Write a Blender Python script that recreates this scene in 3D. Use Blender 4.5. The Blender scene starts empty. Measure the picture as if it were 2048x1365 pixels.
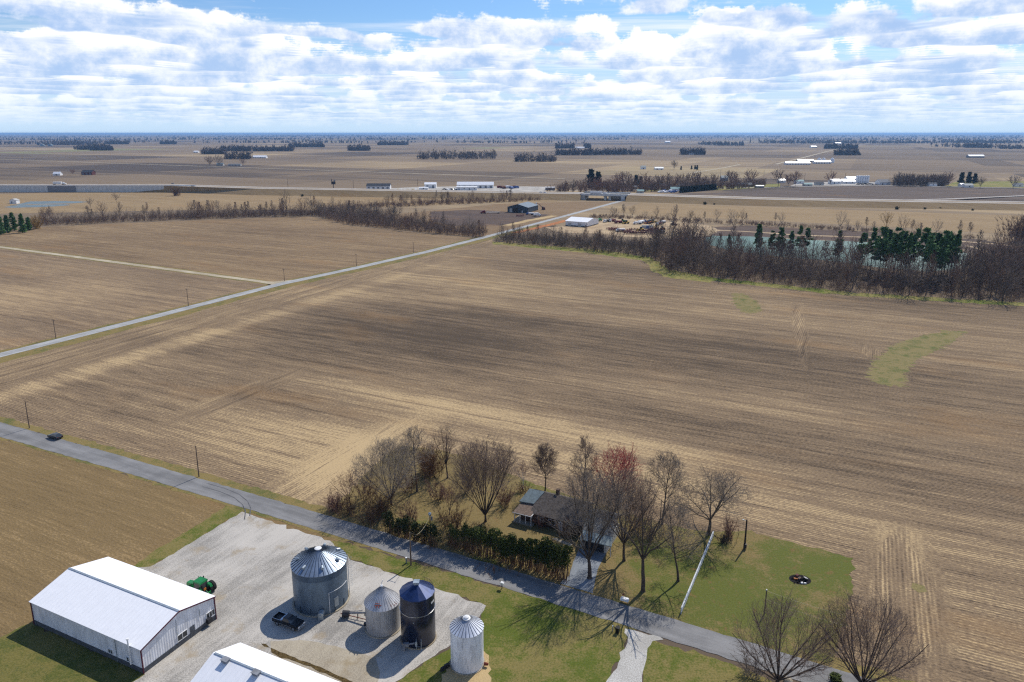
import bpy, bmesh, math, random
import numpy as np
from mathutils import Vector, Matrix, geometry

R = math.radians
S = bpy.context.scene
COL = S.collection

# ------------------------------------------------------------------ camera
CAM_H, PITCH, FPX, PPX, PPY = 82.0, 13.24, 1430.0, 1024.0, 603.0
cd = bpy.data.cameras.new("camera")
cam = bpy.data.objects.new("camera", cd)
COL.objects.link(cam)
cam.location = (0, 0, CAM_H)
cam.rotation_euler = (R(90 - PITCH), 0, 0)
cd.sensor_width = 36
cd.lens = FPX / 2048 * 36
cd.shift_y = (PPY - 682.5) / 2048
cd.clip_start, cd.clip_end = 1.0, 200000
S.camera = cam

# ------------------------------------------------------------------ world, sun, exposure
SUN_AZ, SUN_EL = 55.0, 48.0          # azimuth from +x towards +y
SKY_STRENGTH = 0.10
S.view_settings.view_transform = 'Standard'
S.view_settings.look = 'None'
S.view_settings.gamma = 1
S.view_settings.exposure = 0.0
S.cycles.volume_bounces = 0
S.cycles.max_bounces = 5
S.cycles.diffuse_bounces = 2
S.cycles.glossy_bounces = 3
S.cycles.use_denoising = False
S.cycles.filter_width = 1.25
S.cycles.sample_clamp_indirect = 4.0

sd = bpy.data.lights.new("sun", 'SUN')
sd.energy = 4.3
sd.angle = R(0.5)
sd.color = (1.0, 0.945, 0.86)
sun = bpy.data.objects.new("sun", sd)
COL.objects.link(sun)
sv = Vector((math.cos(R(SUN_AZ)) * math.cos(R(SUN_EL)), math.sin(R(SUN_AZ)) * math.cos(R(SUN_EL)), math.sin(R(SUN_EL))))
sun.rotation_euler = sv.to_track_quat('Z', 'Y').to_euler()


class NT:
    """short-hand for building node trees"""
    def __init__(self, tree):
        self.t = tree
        self.n = tree.nodes
        self.l = tree.links

    def new(self, typ, **kw):
        nd = self.n.new(typ)
        for k, v in kw.items():
            setattr(nd, k, v)
        return nd

    def put(self, sock, v):
        if isinstance(v, bpy.types.NodeSocket):
            self.l.new(v, sock)
        elif v is not None:
            if sock.type == 'RGBA' and len(v) == 3:
                v = (*v, 1)
            sock.default_value = v

    def m(self, op, a, b=None, c=None, clamp=False):
        nd = self.new('ShaderNodeMath', operation=op, use_clamp=clamp)
        for i, v in enumerate((a, b, c)):
            if v is not None:
                self.put(nd.inputs[i], v)
        return nd.outputs[0]

    def add(self, a, b): return self.m('ADD', a, b)
    def sub(self, a, b): return self.m('SUBTRACT', a, b)
    def mul(self, a, b): return self.m('MULTIPLY', a, b)

    def comb(self, x=0.0, y=0.0, z=0.0):
        nd = self.new('ShaderNodeCombineXYZ')
        for i, v in enumerate((x, y, z)):
            self.put(nd.inputs[i], v)
        return nd.outputs[0]

    def sep(self, v):
        nd = self.new('ShaderNodeSeparateXYZ')
        self.put(nd.inputs[0], v)
        return nd.outputs[0], nd.outputs[1], nd.outputs[2]

    def noise(self, vec, scale=1.0, detail=2.0, rough=0.5, dim='3D', dist=0.0):
        nd = self.new('ShaderNodeTexNoise', noise_dimensions=dim)
        self.put(nd.inputs['Vector'], vec)
        nd.inputs['Scale'].default_value = scale
        nd.inputs['Detail'].default_value = detail
        nd.inputs['Roughness'].default_value = rough
        nd.inputs['Distortion'].default_value = dist
        return nd.outputs['Fac']

    def smooth(self, a, lo, hi, t0=0.0, t1=1.0, kind='SMOOTHSTEP'):
        nd = self.new('ShaderNodeMapRange', interpolation_type=kind)
        for i, v in enumerate((a, lo, hi, t0, t1)):
            self.put(nd.inputs[i], v)
        return nd.outputs[0]

    def mix(self, f, a, b, mode='MIX'):
        nd = self.new('ShaderNodeMix', data_type='RGBA', blend_type=mode)
        self.put(nd.inputs[0], f)
        self.put(nd.inputs[6], a)
        self.put(nd.inputs[7], b)
        return nd.outputs[2]


# the world: Nishita sky with a layer of fair-weather cumulus sliced at several heights
world = bpy.data.worlds.new("World")
S.world = world
world.use_nodes = True
world.cycles.sampling_method = 'MANUAL'
world.cycles.sample_map_resolution = 512
wt = NT(world.node_tree)
wt.n.clear()
sky = wt.new('ShaderNodeTexSky', sky_type='NISHITA', sun_disc=False)
sky.sun_elevation = R(SUN_EL)
sky.sun_rotation = R(90 - SUN_AZ)
sky.altitude = 200
sky.dust_density = 0.6
sky.ozone_density = 2.5
tc = wt.new('ShaderNodeTexCoord')
dx, dy, dz = wt.sep(tc.outputs['Generated'])
ez = wt.m('MAXIMUM', dz, 0.006)
ec = wt.m('MAXIMUM', dz, 0.012)
ix, iy = wt.m('DIVIDE', dx, ec), wt.m('DIVIDE', dy, ec)
HOR = (6.0, 7.9, 9.9)
sk = wt.mix(1.0, sky.outputs[0], (0.72, 0.97, 1.25), 'MULTIPLY')
sk = wt.mix(wt.smooth(ez, 0.02, 0.15), HOR, sk)
cloud_fade = wt.mul(wt.smooth(ez, 0.22, 0.45, 1.0, 0.0), wt.smooth(dz, 0.006, 0.022))
# thin high veil
veil = wt.noise(wt.comb(wt.mul(ix, 0.16), wt.mul(iy, 0.42), 3.3), 1.0, 6.0, 0.62, dist=0.4)
va = wt.mul(wt.mul(wt.smooth(veil, 0.44, 0.70), 0.85), cloud_fade)
sk = wt.mix(va, sk, (10.6, 10.7, 10.9))
cover = wt.noise(wt.comb(wt.mul(ix, 0.13), wt.mul(iy, 0.22), 8.7), 1.0, 2.0, 0.5)
puff = wt.noise(wt.comb(wt.mul(dx, 1.0), wt.mul(dy, 1.0), wt.mul(dz, 1.35)), 26.0, 6.0, 0.62)
puff = wt.sub(puff, 0.5)
gx, gz = wt.m('DIVIDE', wt.add(dx, 0.13), 0.24), wt.m('DIVIDE', wt.sub(dz, 0.160), 0.034)
gap = wt.smooth(wt.m('SQRT', wt.add(wt.mul(gx, gx), wt.mul(gz, gz))), 0.4, 1.3, 0.16, 0.0)   # the clear blue stretch
cover = wt.sub(cover, wt.mul(gap, 2.2))
K = 18
col = sk
for k in reversed(range(K)):
    h = k / (K - 1)
    alt = 1.0 + 0.55 * h
    vec = wt.comb(wt.mul(ix, alt * 0.70), wt.mul(iy, alt * 0.56), h * 0.42 + 4.4)
    n = wt.noise(vec, 1.0, 2.5, 0.5)
    n = wt.add(n, wt.mul(puff, 0.16 + 0.30 * h))
    n = wt.add(n, wt.mul(wt.sub(cover, 0.5), 0.34))
    th = 0.527 + 0.115 * h ** 1.6
    a = wt.smooth(n, th, th + 0.055)
    a = wt.mul(a, cloud_fade)
    # flat bases are in their own shade, tops and bulges are lit
    lit = wt.smooth(wt.add(wt.mul(puff, 2.0), h * 1.7), -0.34, 0.62)
    cc = wt.mix(lit, (4.2, 6.0, 9.2), (11.2, 11.2, 11.3))
    col = wt.mix(a, col, cc)
fog = wt.m('POWER', 2.718, wt.mul(ez, -27.0))
col = wt.mix(fog, col, HOR)
bg = wt.new('ShaderNodeBackground')
bg.inputs[1].default_value = SKY_STRENGTH
wt.l.new(col, bg.inputs[0])
wo = wt.new('ShaderNodeOutputWorld')
wt.l.new(bg.outputs[0], wo.inputs[0])

# ------------------------------------------------------------------ helpers: ground positions
CP, SP = math.cos(R(PITCH)), math.sin(R(PITCH))


def at(px, py, z=0.0):
    """world point at height z seen at this place of the 2048 px wide photograph"""
    a = (px - PPX) / FPX
    b = (PPY - py) / FPX
    d = (a, CP + b * SP, -SP + b * CP)
    t = (z - CAM_H) / d[2]
    return Vector((d[0] * t, d[1] * t, z))


def rise(base, topy):
    """height of an upright thing standing at the pixel `base` whose top is at the row `topy`"""
    g = at(*base)
    lo, hi = 0.0, 80.0
    for _ in range(40):
        m = (lo + hi) / 2
        vz = m - CAM_H
        y = PPY - FPX * (g.y * SP + vz * CP) / (g.y * CP - vz * SP)
        if y > topy:
            lo = m
        else:
            hi = m
    return lo


GA = R(-26.2)                                    # the near road and the barns run this way
E1 = Vector((math.cos(GA), math.sin(GA), 0))
E2 = Vector((-E1.y, E1.x, 0))                    # away from the road, along the far road

# ------------------------------------------------------------------ helpers: objects


def obj(name, me, mat=None, parent=None, loc=None, rz=0.0):
    o = bpy.data.objects.new(name, me)
    COL.objects.link(o)
    if mat is not None:
        if me.materials:
            me.materials[0] = mat
        else:
            me.materials.append(mat)
    if parent is not None:
        o.parent = parent
    if loc is not None:
        o.location = loc
    o.rotation_euler.z = rz
    return o


def tag(o, label, cat, group=None, kind=None):
    o["label"] = label
    o["category"] = cat
    if group:
        o["group"] = group
    if kind:
        o["kind"] = kind
    return o


def thing(name, label, cat, loc, rz=0.0, group=None):
    o = bpy.data.objects.new(name, None)
    COL.objects.link(o)
    o.empty_display_size = 0.5
    o.location = loc
    o.rotation_euler.z = rz
    return tag(o, label, cat, group)


def dup(o, loc, rz, label=None, scale=1.0, mats=None):
    """a copy of a thing with copies of its parts and their sub-parts"""
    c = o.copy()
    COL.objects.link(c)
    c.location = loc
    c.rotation_euler.z = rz
    c.scale = (scale, scale, scale) if not isinstance(scale, tuple) else scale
    if label:
        c["label"] = label
    for ch in o.children:
        d = ch.copy()
        COL.objects.link(d)
        d.parent = c
        for g in ch.children:
            f = g.copy()
            COL.objects.link(f)
            f.parent = d
    return c


class MB:
    """collects pieces of ONE mesh"""
    def __init__(self):
        self.v, self.f, self.s = [], [], []

    def face_ids(self, pts, faces, smooth=False):
        o = len(self.v)
        self.v += [tuple(p) for p in pts]
        for f in faces:
            self.f.append(tuple(i + o for i in f))
            self.s.append(smooth)
        return self

    def box(self, c, s, rz=0.0, taper=1.0, ry=0.0):
        x, y, z = s[0] / 2, s[1] / 2, s[2] / 2
        t = taper
        p = [(-x, -y, -z), (x, -y, -z), (x, y, -z), (-x, y, -z), (-x * t, -y * t, z), (x * t, -y * t, z), (x * t, y * t, z), (-x * t, y * t, z)]
        m = Matrix.Translation(c) @ Matrix.Rotation(rz, 4, 'Z') @ Matrix.Rotation(ry, 4, 'Y')
        return self.face_ids([m @ Vector(q) for q in p], [(3, 2, 1, 0), (4, 5, 6, 7), (0, 1, 5, 4), (1, 2, 6, 5), (2, 3, 7, 6), (3, 0, 4, 7)])

    def tube(self, p, q, r0, r1=None, n=6, caps=True):
        p, q = Vector(p), Vector(q)
        r1 = r0 if r1 is None else r1
        d = (q - p).normalized()
        a = d.orthogonal().normalized()
        b = d.cross(a)
        pts = []
        for c, r in ((p, r0), (q, r1)):
            for i in range(n):
                t = 2 * math.pi * i / n
                pts.append(c + a * (r * math.cos(t)) + b * (r * math.sin(t)))
        self.face_ids(pts, [(i, (i + 1) % n, n + (i + 1) % n, n + i) for i in range(n)], n > 5)
        if caps:
            self.face_ids(pts, [tuple(reversed(range(n))), tuple(range(n, 2 * n))])
        return self

    def lathe(self, prof, n=32, c=(0, 0, 0), smooth=True, caps=True):
        pts = []
        for r, z in prof:
            for i in range(n):
                t = 2 * math.pi * i / n
                pts.append((c[0] + r * math.cos(t), c[1] + r * math.sin(t), c[2] + z))
        fs = []
        for k in range(len(prof) - 1):
            for i in range(n):
                j = (i + 1) % n
                fs.append((k * n + i, k * n + j, (k + 1) * n + j, (k + 1) * n + i))
        self.face_ids(pts, fs, smooth)
        if caps:
            m = (len(prof) - 1) * n
            self.face_ids(pts, [tuple(reversed(range(n))), tuple(range(m, m + n))])
        return self

    def side(self, prof, y0, y1, inset=0.0):
        """a side view (x,z outline, anticlockwise) pushed from y0 to y1"""
        n = len(prof)
        pts = [(x, y0, z) for x, z in prof] + [(x, y1, z) for x, z in prof]
        fs = [(i, (i + 1) % n, n + (i + 1) % n, n + i) for i in range(n)]
        fs += [tuple(reversed(range(n))), tuple(range(n, 2 * n))]
        fs = [tuple(reversed(f)) for f in fs]
        return self.face_ids(pts, fs)

    def wheel(self, c, r, w, n=16, ax=(0, 1, 0)):
        a = Vector(ax) * (w / 2)
        c = Vector(c)
        return self.tube(c - a, c + a, r, r, n)

    def mesh(self, name):
        me = bpy.data.meshes.new(name)
        me.from_pydata(self.v, [], self.f)
        me.polygons.foreach_set('use_smooth', self.s)
        me.update()
        return me

    def build(self, name, mat, parent=None, loc=None, rz=0.0):
        me = self.mesh(name)
        bm = bmesh.new()
        bm.from_mesh(me)
        bmesh.ops.recalc_face_normals(bm, faces=bm.faces)
        bm.to_mesh(me)
        bm.free()
        return obj(name, me, mat, parent, loc, rz)


rng = random.Random(7)


def ragged(pts, step=2.0, amp=0.3, seed=1, closed=True):
    """densify an outline and wobble it so that the edge is not ruled"""
    r = random.Random(seed)
    out = []
    n = len(pts)
    for i in range(n if closed else n - 1):
        a, b = Vector(pts[i][:2]), Vector(pts[(i + 1) % n][:2])
        d = b - a
        L = d.length
        k = max(1, min(400, int(L / step)))
        nm = Vector((-d.y, d.x)).normalized() if L > 1e-6 else Vector((0, 0))
        for j in range(k):
            w = 0 if j == 0 else r.gauss(0, amp)
            out.append(a + d * (j / k) + nm * w)
    return out


def sheet(name, pts, z, mat, kind='structure', step=0, amp=0.0, seed=1):
    """a flat piece of ground"""
    p = ragged(pts, step, amp, seed) if step else [Vector(q[:2]) for q in pts]
    tri = geometry.tessellate_polygon([[Vector((q.x, q.y, 0)) for q in p]])
    me = bpy.data.meshes.new(name)
    fs = []
    for t in tri:
        a, b, c = (p[i] for i in t)
        if (b.x - a.x) * (c.y - a.y) - (b.y - a.y) * (c.x - a.x) < 0:
            t = (t[0], t[2], t[1])
        fs.append(tuple(t))
    me.from_pydata([(q.x, q.y, z) for q in p], [], fs)
    o = obj(name, me, mat)
    if kind:
        o["kind"] = kind
    return o


def ribbon(name, line, w, z, mat, kind='structure', amp=0.0, seed=1):
    """a road: a strip of width w along a line of points"""
    P = [Vector(q[:2]) for q in line]
    if amp:
        P = ragged(P, 6.0, 0.0, seed, closed=False) + [P[-1]]
    r = random.Random(seed)
    vs, fs = [], []
    for i, q in enumerate(P):
        d = (P[min(i + 1, len(P) - 1)] - P[max(i - 1, 0)]).normalized()
        nm = Vector((-d.y, d.x))
        zz = line[i][2] + z if (len(line[0]) > 2 and not amp) else z
        for s in (-1, 1):
            v = q + nm * (s * (w / 2 + r.gauss(0, amp)))
            vs.append((v.x, v.y, zz))
        if i:
            fs.append((2 * i - 2, 2 * i - 1, 2 * i + 1, 2 * i))
    me = bpy.data.meshes.new(name)
    me.from_pydata(vs, [], [tuple(reversed(f)) for f in fs])
    o = obj(name, me, mat)
    if kind:
        o["kind"] = kind
    return o


# ------------------------------------------------------------------ materials
def srgb(r, g, b):
    def c(v):
        v /= 255
        return v / 12.92 if v <= 0.04045 else ((v + 0.055) / 1.055) ** 2.4
    return (c(r), c(g), c(b))


def new_mat(name, rough=0.8, spec=0.3, metal=0.0):
    m = bpy.data.materials.new(name)
    m.use_nodes = True
    nt = NT(m.node_tree)
    b = nt.n['Principled BSDF']
    b.inputs['Roughness'].default_value = rough
    b.inputs['Specular IOR Level'].default_value = spec
    b.inputs['Metallic'].default_value = metal
    return m, nt, b


def plain(name, colr, rough=0.7, spec=0.3, metal=0.0, var=0.12, scale=1.5, dark=None, streak=False):
    """paint or cloth with faint weathering of its own"""
    m, nt, b = new_mat(name, rough, spec, metal)
    t = nt.new('ShaderNodeTexCoord').outputs['Object']
    if streak:
        x, y, z = nt.sep(t)
        t = nt.comb(nt.mul(x, 3.0), nt.mul(y, 3.0), nt.mul(z, 0.35))
    f = nt.noise(t, scale, 5, 0.6)
    d = dark or tuple(c * (1 - 2.2 * var) for c in colr)
    c = nt.mix(nt.smooth(f, 0.3, 0.7), d, tuple(min(1, c * (1 + var * 0.5)) for c in colr))
    nt.put(b.inputs['Base Color'], c)
    return m


def uv_nodes(nt):
    """ground coordinates: u away from the near road, v along it"""
    g = nt.new('ShaderNodeNewGeometry')
    x, y, z = nt.sep(g.outputs['Position'])
    v = nt.add(nt.mul(x, E1.x), nt.mul(y, E1.y))
    u = nt.add(nt.mul(x, E2.x), nt.mul(y, E2.y))
    return x, y, u, v


def blob(nt, x, y, p, rx, ry=None, ang=0.0, soft=0.5, wob=None):
    """1 inside an ellipse on the ground round the point p, 0 outside, wobbled by a noise"""
    ry = ry or rx
    c, s = math.cos(ang), math.sin(ang)
    ax, ay = nt.sub(x, p[0]), nt.sub(y, p[1])
    a = nt.m('DIVIDE', nt.add(nt.mul(ax, c), nt.mul(ay, s)), rx)
    b = nt.m('DIVIDE', nt.sub(nt.mul(ay, c), nt.mul(ax, s)), ry)
    d = nt.m('SQRT', nt.add(nt.mul(a, a), nt.mul(b, b)))
    if wob is not None:
        d = nt.add(d, wob)
    return nt.smooth(d, 1 - soft, 1 + soft, 1.0, 0.0)


def field_mat(name, dark, mid, straw, rowfreq=1.3, seed=0.0, headland=True, contrast=1.0, extra=None, across=False, lines=1.0):
    """harvested field: rows of pale straw on grey brown soil, damp patches and tyre passes"""
    m, nt, b = new_mat(name, 0.95, 0.1)
    x, y, u, v = uv_nodes(nt)
    if across:
        u, v = v, u
    sd_ = seed
    wv = nt.mul(nt.noise(nt.comb(nt.mul(v, 0.01), nt.mul(u, 0.01), sd_), 1.0, 2), 3.0)
    uw = nt.add(u, wv)
    rows = nt.noise(nt.comb(nt.mul(uw, rowfreq), nt.mul(v, 0.10), sd_), 1.0, 2.0, 0.6)
    chaff = nt.noise(nt.comb(nt.mul(u, 2.6), nt.mul(v, 1.3), sd_), 1.0, 2.0, 0.7)
    band = nt.noise(nt.comb(nt.mul(uw, 0.30), nt.mul(v, 0.014), sd_ + 4), 1.0, 4.0, 0.62)
    broad = nt.noise(nt.comb(nt.mul(uw, 0.055), nt.mul(v, 0.006), sd_ + 9), 1.0, 3.0, 0.55)
    damp = nt.noise(nt.comb(nt.mul(u, 0.020), nt.mul(v, 0.0075), sd_ + 13), 1.0, 3.0, 0.55)
    if across is False and headland:
        # end rows beside the far road and short rows beside the house yard run the other way
        hv = nt.noise(nt.comb(nt.mul(u, 0.02), 0.0, 2.0), 1.0, 2)
        lim = nt.add(HEAD_V, nt.mul(nt.sub(hv, 0.5), 6.0))
        hm = nt.smooth(v, lim, nt.add(lim, 5.0), 1.0, 0.0)
        edge = nt.noise(nt.comb(nt.mul(u, 0.05), nt.mul(v, 0.05), 5.0), 1.0, 4, 0.6)
        wob = nt.mul(nt.sub(edge, 0.5), 0.9)
        for p, rx, ry, ang in CROSS:
            hm = nt.m('MAXIMUM', hm, blob(nt, x, y, p, rx, ry, ang, 0.25, wob))
        rows2 = nt.noise(nt.comb(nt.mul(v, rowfreq), nt.mul(u, 0.10), sd_ + 1), 1.0, 2.0, 0.6)
        band2 = nt.noise(nt.comb(nt.mul(v, 0.34), nt.mul(u, 0.016), sd_ + 3), 1.0, 4.0, 0.62)
        rows = nt.add(nt.mul(rows, nt.sub(1.0, hm)), nt.mul(rows2, hm))
        band = nt.add(nt.mul(band, nt.sub(1.0, hm)), nt.mul(band2, hm))
    rw = uw if not (across is False and headland) else nt.add(nt.mul(uw, nt.sub(1.0, hm)), nt.mul(v, hm))
    drill = nt.mul(nt.m('SINE', nt.mul(rw, 2 * math.pi / 0.76)), nt.smooth(band, 0.3, 0.7, 0.03 * lines, 0.10 * lines))
    tram = nt.smooth(nt.m('SINE', nt.mul(rw, 2 * math.pi / 9.14)), 0.90, 1.0)
    f = nt.add(nt.mul(rows, 0.40), nt.mul(band, 0.40))
    f = nt.add(f, nt.sub(drill, nt.mul(tram, nt.smooth(broad, 0.35, 0.65, 0.0, 0.11 * lines))))
    f = nt.add(f, nt.mul(broad, 0.30))
    f = nt.add(f, nt.mul(nt.sub(chaff, 0.32), 0.62))
    f = nt.add(f, nt.mul(damp, 0.22))
    if extra:
        for p, rx, ry, ang, amt in extra:
            wob = nt.mul(nt.sub(damp, 0.5), 1.6)
            f = nt.add(f, nt.mul(blob(nt, x, y, p, rx, ry, ang, 0.6, wob), amt))
    w = 0.15 / contrast
    c = nt.mix(nt.smooth(f, 0.78 - w * 1.7, 0.78), dark, mid)
    c = nt.mix(nt.smooth(f, 0.78, 0.78 + w * 1.5), c, straw)
    # rusty weeds here and there
    rust = nt.noise(nt.comb(nt.mul(uw, 0.035), nt.mul(v, 0.012), sd_ + 21), 1.0, 4.0, 0.6)
    c = nt.mix(nt.mul(nt.smooth(rust, 0.54, 0.74), 0.26), c, srgb(158, 118, 70))
    nt.put(b.inputs['Base Color'], c)
    bp = nt.new('ShaderNodeBump')
    bp.inputs['Strength'].default_value = 0.55
    bp.inputs['Distance'].default_value = 0.25
    nt.put(bp.inputs['Height'], nt.add(chaff, rows))
    nt.l.new(bp.outputs[0], b.inputs['Normal'])
    return m


def grass_mat(name, green, dry, bias=0.5, seed=0.0, scale=1.0, spots=(), brown=None):
    """mown grass: green and dry patches at several sizes, fine blade speckle"""
    m, nt, b = new_mat(name, 0.95, 0.1)
    x, y, u, v = uv_nodes(nt)
    big = nt.noise(nt.comb(nt.mul(x, 0.06 * scale), nt.mul(y, 0.06 * scale), seed), 1.0, 5, 0.62)
    sml = nt.noise(nt.comb(nt.mul(x, 0.5), nt.mul(y, 0.5), seed + 3), 1.0, 4, 0.65)
    fine = nt.noise(nt.comb(nt.mul(x, 3.0), nt.mul(y, 3.0), seed + 5), 1.0, 2, 0.7)
    mid_ = nt.noise(nt.comb(nt.mul(x, 0.22), nt.mul(y, 0.22), seed + 7), 1.0, 4, 0.65)
    f = nt.add(nt.add(nt.mul(big, 0.8), nt.mul(sml, 0.55)), nt.add(nt.mul(fine, 0.35), nt.mul(mid_, 0.5)))
    f = nt.add(f, -1.1 + bias * 0.5 - 0.25)
    for p, rx, ry, ang, amt in spots:
        wob = nt.mul(nt.sub(big, 0.5), 1.2)
        f = nt.add(f, nt.mul(blob(nt, x, y, p, rx, ry, ang, 0.5, wob), amt))
    c = nt.mix(nt.smooth(f, -0.10, 0.15), dry, green)
    if brown:
        c = nt.mix(nt.smooth(sml, 0.55, 0.75), c, brown)
    c = nt.mix(nt.smooth(fine, 0.35, 0.75, 0.0, 0.45), c, tuple(k * 0.45 for k in green))
    nt.put(b.inputs['Base Color'], c)
    bp = nt.new('ShaderNodeBump')
    bp.inputs['Strength'].default_value = 0.5
    bp.inputs['Distance'].default_value = 0.12
    nt.put(bp.inputs['Height'], fine)
    nt.l.new(bp.outputs[0], b.inputs['Normal'])
    return m


def gravel_mat(name, light, darkc, seed=0.0, dirt=None, tracks=True):
    m, nt, b = new_mat(name, 0.95, 0.15)
    x, y, u, v = uv_nodes(nt)
    big = nt.noise(nt.comb(nt.mul(x, 0.07), nt.mul(y, 0.07), seed), 1.0, 5, 0.6)
    tr = nt.noise(nt.comb(nt.mul(u, 0.10), nt.mul(v, 0.75), seed + 2), 1.0, 4, 0.6, dist=0.6)
    fine = nt.noise(nt.comb(nt.mul(x, 4.5), nt.mul(y, 4.5), seed + 4), 1.0, 3, 0.7)
    f = nt.add(nt.add(nt.mul(big, 0.75), nt.mul(tr, 0.35 if tracks else 0.1)), nt.mul(fine, 0.35))
    f = nt.add(f, nt.mul(nt.sub(fine, 0.5), 0.45))
    c = nt.mix(nt.smooth(f, 0.50, 0.86 if tracks else 0.8), darkc, light)
    if dirt:
        dn = nt.noise(nt.comb(nt.mul(x, 0.16), nt.mul(y, 0.16), seed + 8), 1.0, 5, 0.65)
        c = nt.mix(nt.mul(nt.smooth(dn, 0.54, 0.70), 0.75), c, dirt)
    nt.put(b.inputs['Base Color'], c)
    bp = nt.new('ShaderNodeBump')
    bp.inputs['Strength'].default_value = 0.4
    bp.inputs['Distance'].default_value = 0.06
    nt.put(bp.inputs['Height'], fine)
    nt.l.new(bp.outputs[0], b.inputs['Normal'])
    return m


def road_mat(name, colr, along, seed=0.0, lane=1.5, off=0.0, dirc=None):
    """worn asphalt or chip seal, paler wheel paths, patches and cracks"""
    m, nt, b = new_mat(name, 0.9, 0.2)
    x, y, u, v = uv_nodes(nt)
    if along == 'u':
        u, v = v, u
    fine = nt.noise(nt.comb(nt.mul(x, 4.0), nt.mul(y, 4.0), seed), 1.0, 3, 0.7)
    big = nt.noise(nt.comb(nt.mul(u, 0.5), nt.mul(v, 0.05), seed + 3), 1.0, 5, 0.6)
    patch = nt.noise(nt.comb(nt.mul(u, 0.20), nt.mul(v, 0.20), seed + 6), 1.0, 4, 0.6)
    f = nt.add(nt.mul(big, 0.6), nt.add(nt.mul(fine, 0.3), nt.mul(patch, 0.35)))
    c = nt.mix(nt.smooth(f, 0.45, 0.85), tuple(k * 0.66 for k in colr), tuple(k * 1.22 for k in colr))
    nt.put(b.inputs['Base Color'], c)
    return m


def ribbed(name, colr, axis=0, period=0.3, metal=0.3, rough=0.45, depth=0.5, dirt=None, dirt_amt=0.5, vert=True, even=False):
    """ribbed or corrugated sheet metal"""
    m, nt, b = new_mat(name, rough, 0.4, metal)
    t = nt.new('ShaderNodeTexCoord').outputs['Object']
    x, y, z = nt.sep(t)
    if axis == 'r':                              # round a bin
        a = nt.mul(nt.m('ARCTAN2', y, x), 5.0)
    else:
        a = (x, y, z)[axis] if axis in (0, 1, 2) else nt.add(x, y)
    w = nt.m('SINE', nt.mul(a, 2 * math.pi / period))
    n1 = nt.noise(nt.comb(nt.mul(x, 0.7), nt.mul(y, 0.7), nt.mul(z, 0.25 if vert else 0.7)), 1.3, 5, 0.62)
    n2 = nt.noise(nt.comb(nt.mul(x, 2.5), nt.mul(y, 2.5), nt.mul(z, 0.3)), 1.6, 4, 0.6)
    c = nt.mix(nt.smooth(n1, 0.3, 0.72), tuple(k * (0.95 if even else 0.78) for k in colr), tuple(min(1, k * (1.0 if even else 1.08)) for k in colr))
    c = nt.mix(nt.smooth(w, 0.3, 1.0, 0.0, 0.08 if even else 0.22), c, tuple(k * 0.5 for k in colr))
    if dirt:
        c = nt.mix(nt.mul(nt.smooth(n2, 0.5, 0.72), dirt_amt), c, dirt)
    nt.put(b.inputs['Base Color'], c)
    bp = nt.new('ShaderNodeBump')
    bp.inputs['Strength'].default_value = depth
    bp.inputs['Distance'].default_value = 0.03
    nt.put(bp.inputs['Height'], w)
    nt.l.new(bp.outputs[0], b.inputs['Normal'])
    return m


def bark_mat(name, c1, c2, scale=2.0):
    m, nt, b = new_mat(name, 0.9, 0.15)
    t = nt.new('ShaderNodeTexCoord').outputs['Object']
    f = nt.noise(t, scale, 4, 0.65)
    info = nt.new('ShaderNodeObjectInfo')
    c = nt.mix(nt.smooth(f, 0.3, 0.7), c1, c2)
    c = nt.mix(nt.mul(info.outputs['Random'], 0.35), c, tuple(k * 0.6 for k in c1))
    nt.put(b.inputs['Base Color'], c)
    return m


def glass_mat(name, colr=(0.02, 0.025, 0.03)):
    m, nt, b = new_mat(name, 0.08, 0.7)
    t = nt.new('ShaderNodeTexCoord').outputs['Object']
    nt.put(b.inputs['Base Color'], nt.mix(nt.noise(t, 3.0, 2), colr, tuple(k * 1.8 for k in colr)))
    return m


M = {}
HEAD_V = at(0, 771).dot(E1)                      # inner edge of the end rows beside the far road
_tan = E2.to_2d()
CROSS = [(at(690, 925), 9, 30, GA, ), (at(1810, 1190), 6, 26, GA), (at(1765, 720), 5, 22, GA + 0.35), (at(480, 790), 6, 26, GA), (at(1600, 660), 3, 55, GA + 0.12)]
EXTRA = [(at(690, 930), 9, 32, GA, 0.16), (at(1840, 1150), 18, 30, GA, 0.0), (at(600, 900), 40, 14, GA, 0.10),
         (at(1100, 860), 55, 10, GA, 0.05), (at(560, 625), 6, 160, GA, 0.075), (at(200, 735), 6, 90, GA, 0.08), (at(1000, 830), 70, 8, GA, 0.10), (at(560, 840), 60, 6, GA, 0.09),
         (at(750, 665), 60, 50, GA, -0.14), (at(1500, 565), 170, 40, GA, -0.10), (at(1150, 690), 90, 40, GA, -0.10),
         (at(1560, 720), 90, 40, GA, -0.08), (at(430, 800), 40, 20, GA, -0.06), (at(1640, 900), 80, 22, GA, -0.08),
         (at(1250, 945), 60, 6, GA, 0.05), (at(1620, 1010), 70, 12, GA, 0.03), (at(950, 570), 60, 30, GA, 0.03)]
FD, FM, FS = srgb(80, 68, 55), srgb(132, 112, 88), srgb(186, 161, 121)
M['field'] = field_mat("stubble_field", FD, FM, FS, extra=EXTRA)
M['field_left'] = field_mat("left_stubble", srgb(92, 78, 63), srgb(132, 112, 89), srgb(176, 151, 115), seed=31.0, headland=False, contrast=1.1,
                            extra=[(at(200, 680), 8, 160, GA, 0.12), (at(100, 590), 40, 30, GA, 0.10)])
M['field_far_left'] = field_mat("far_left_stubble", srgb(88, 73, 57), srgb(128, 107, 82), srgb(168, 144, 108), seed=47.0, headland=False, contrast=1.1)
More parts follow.
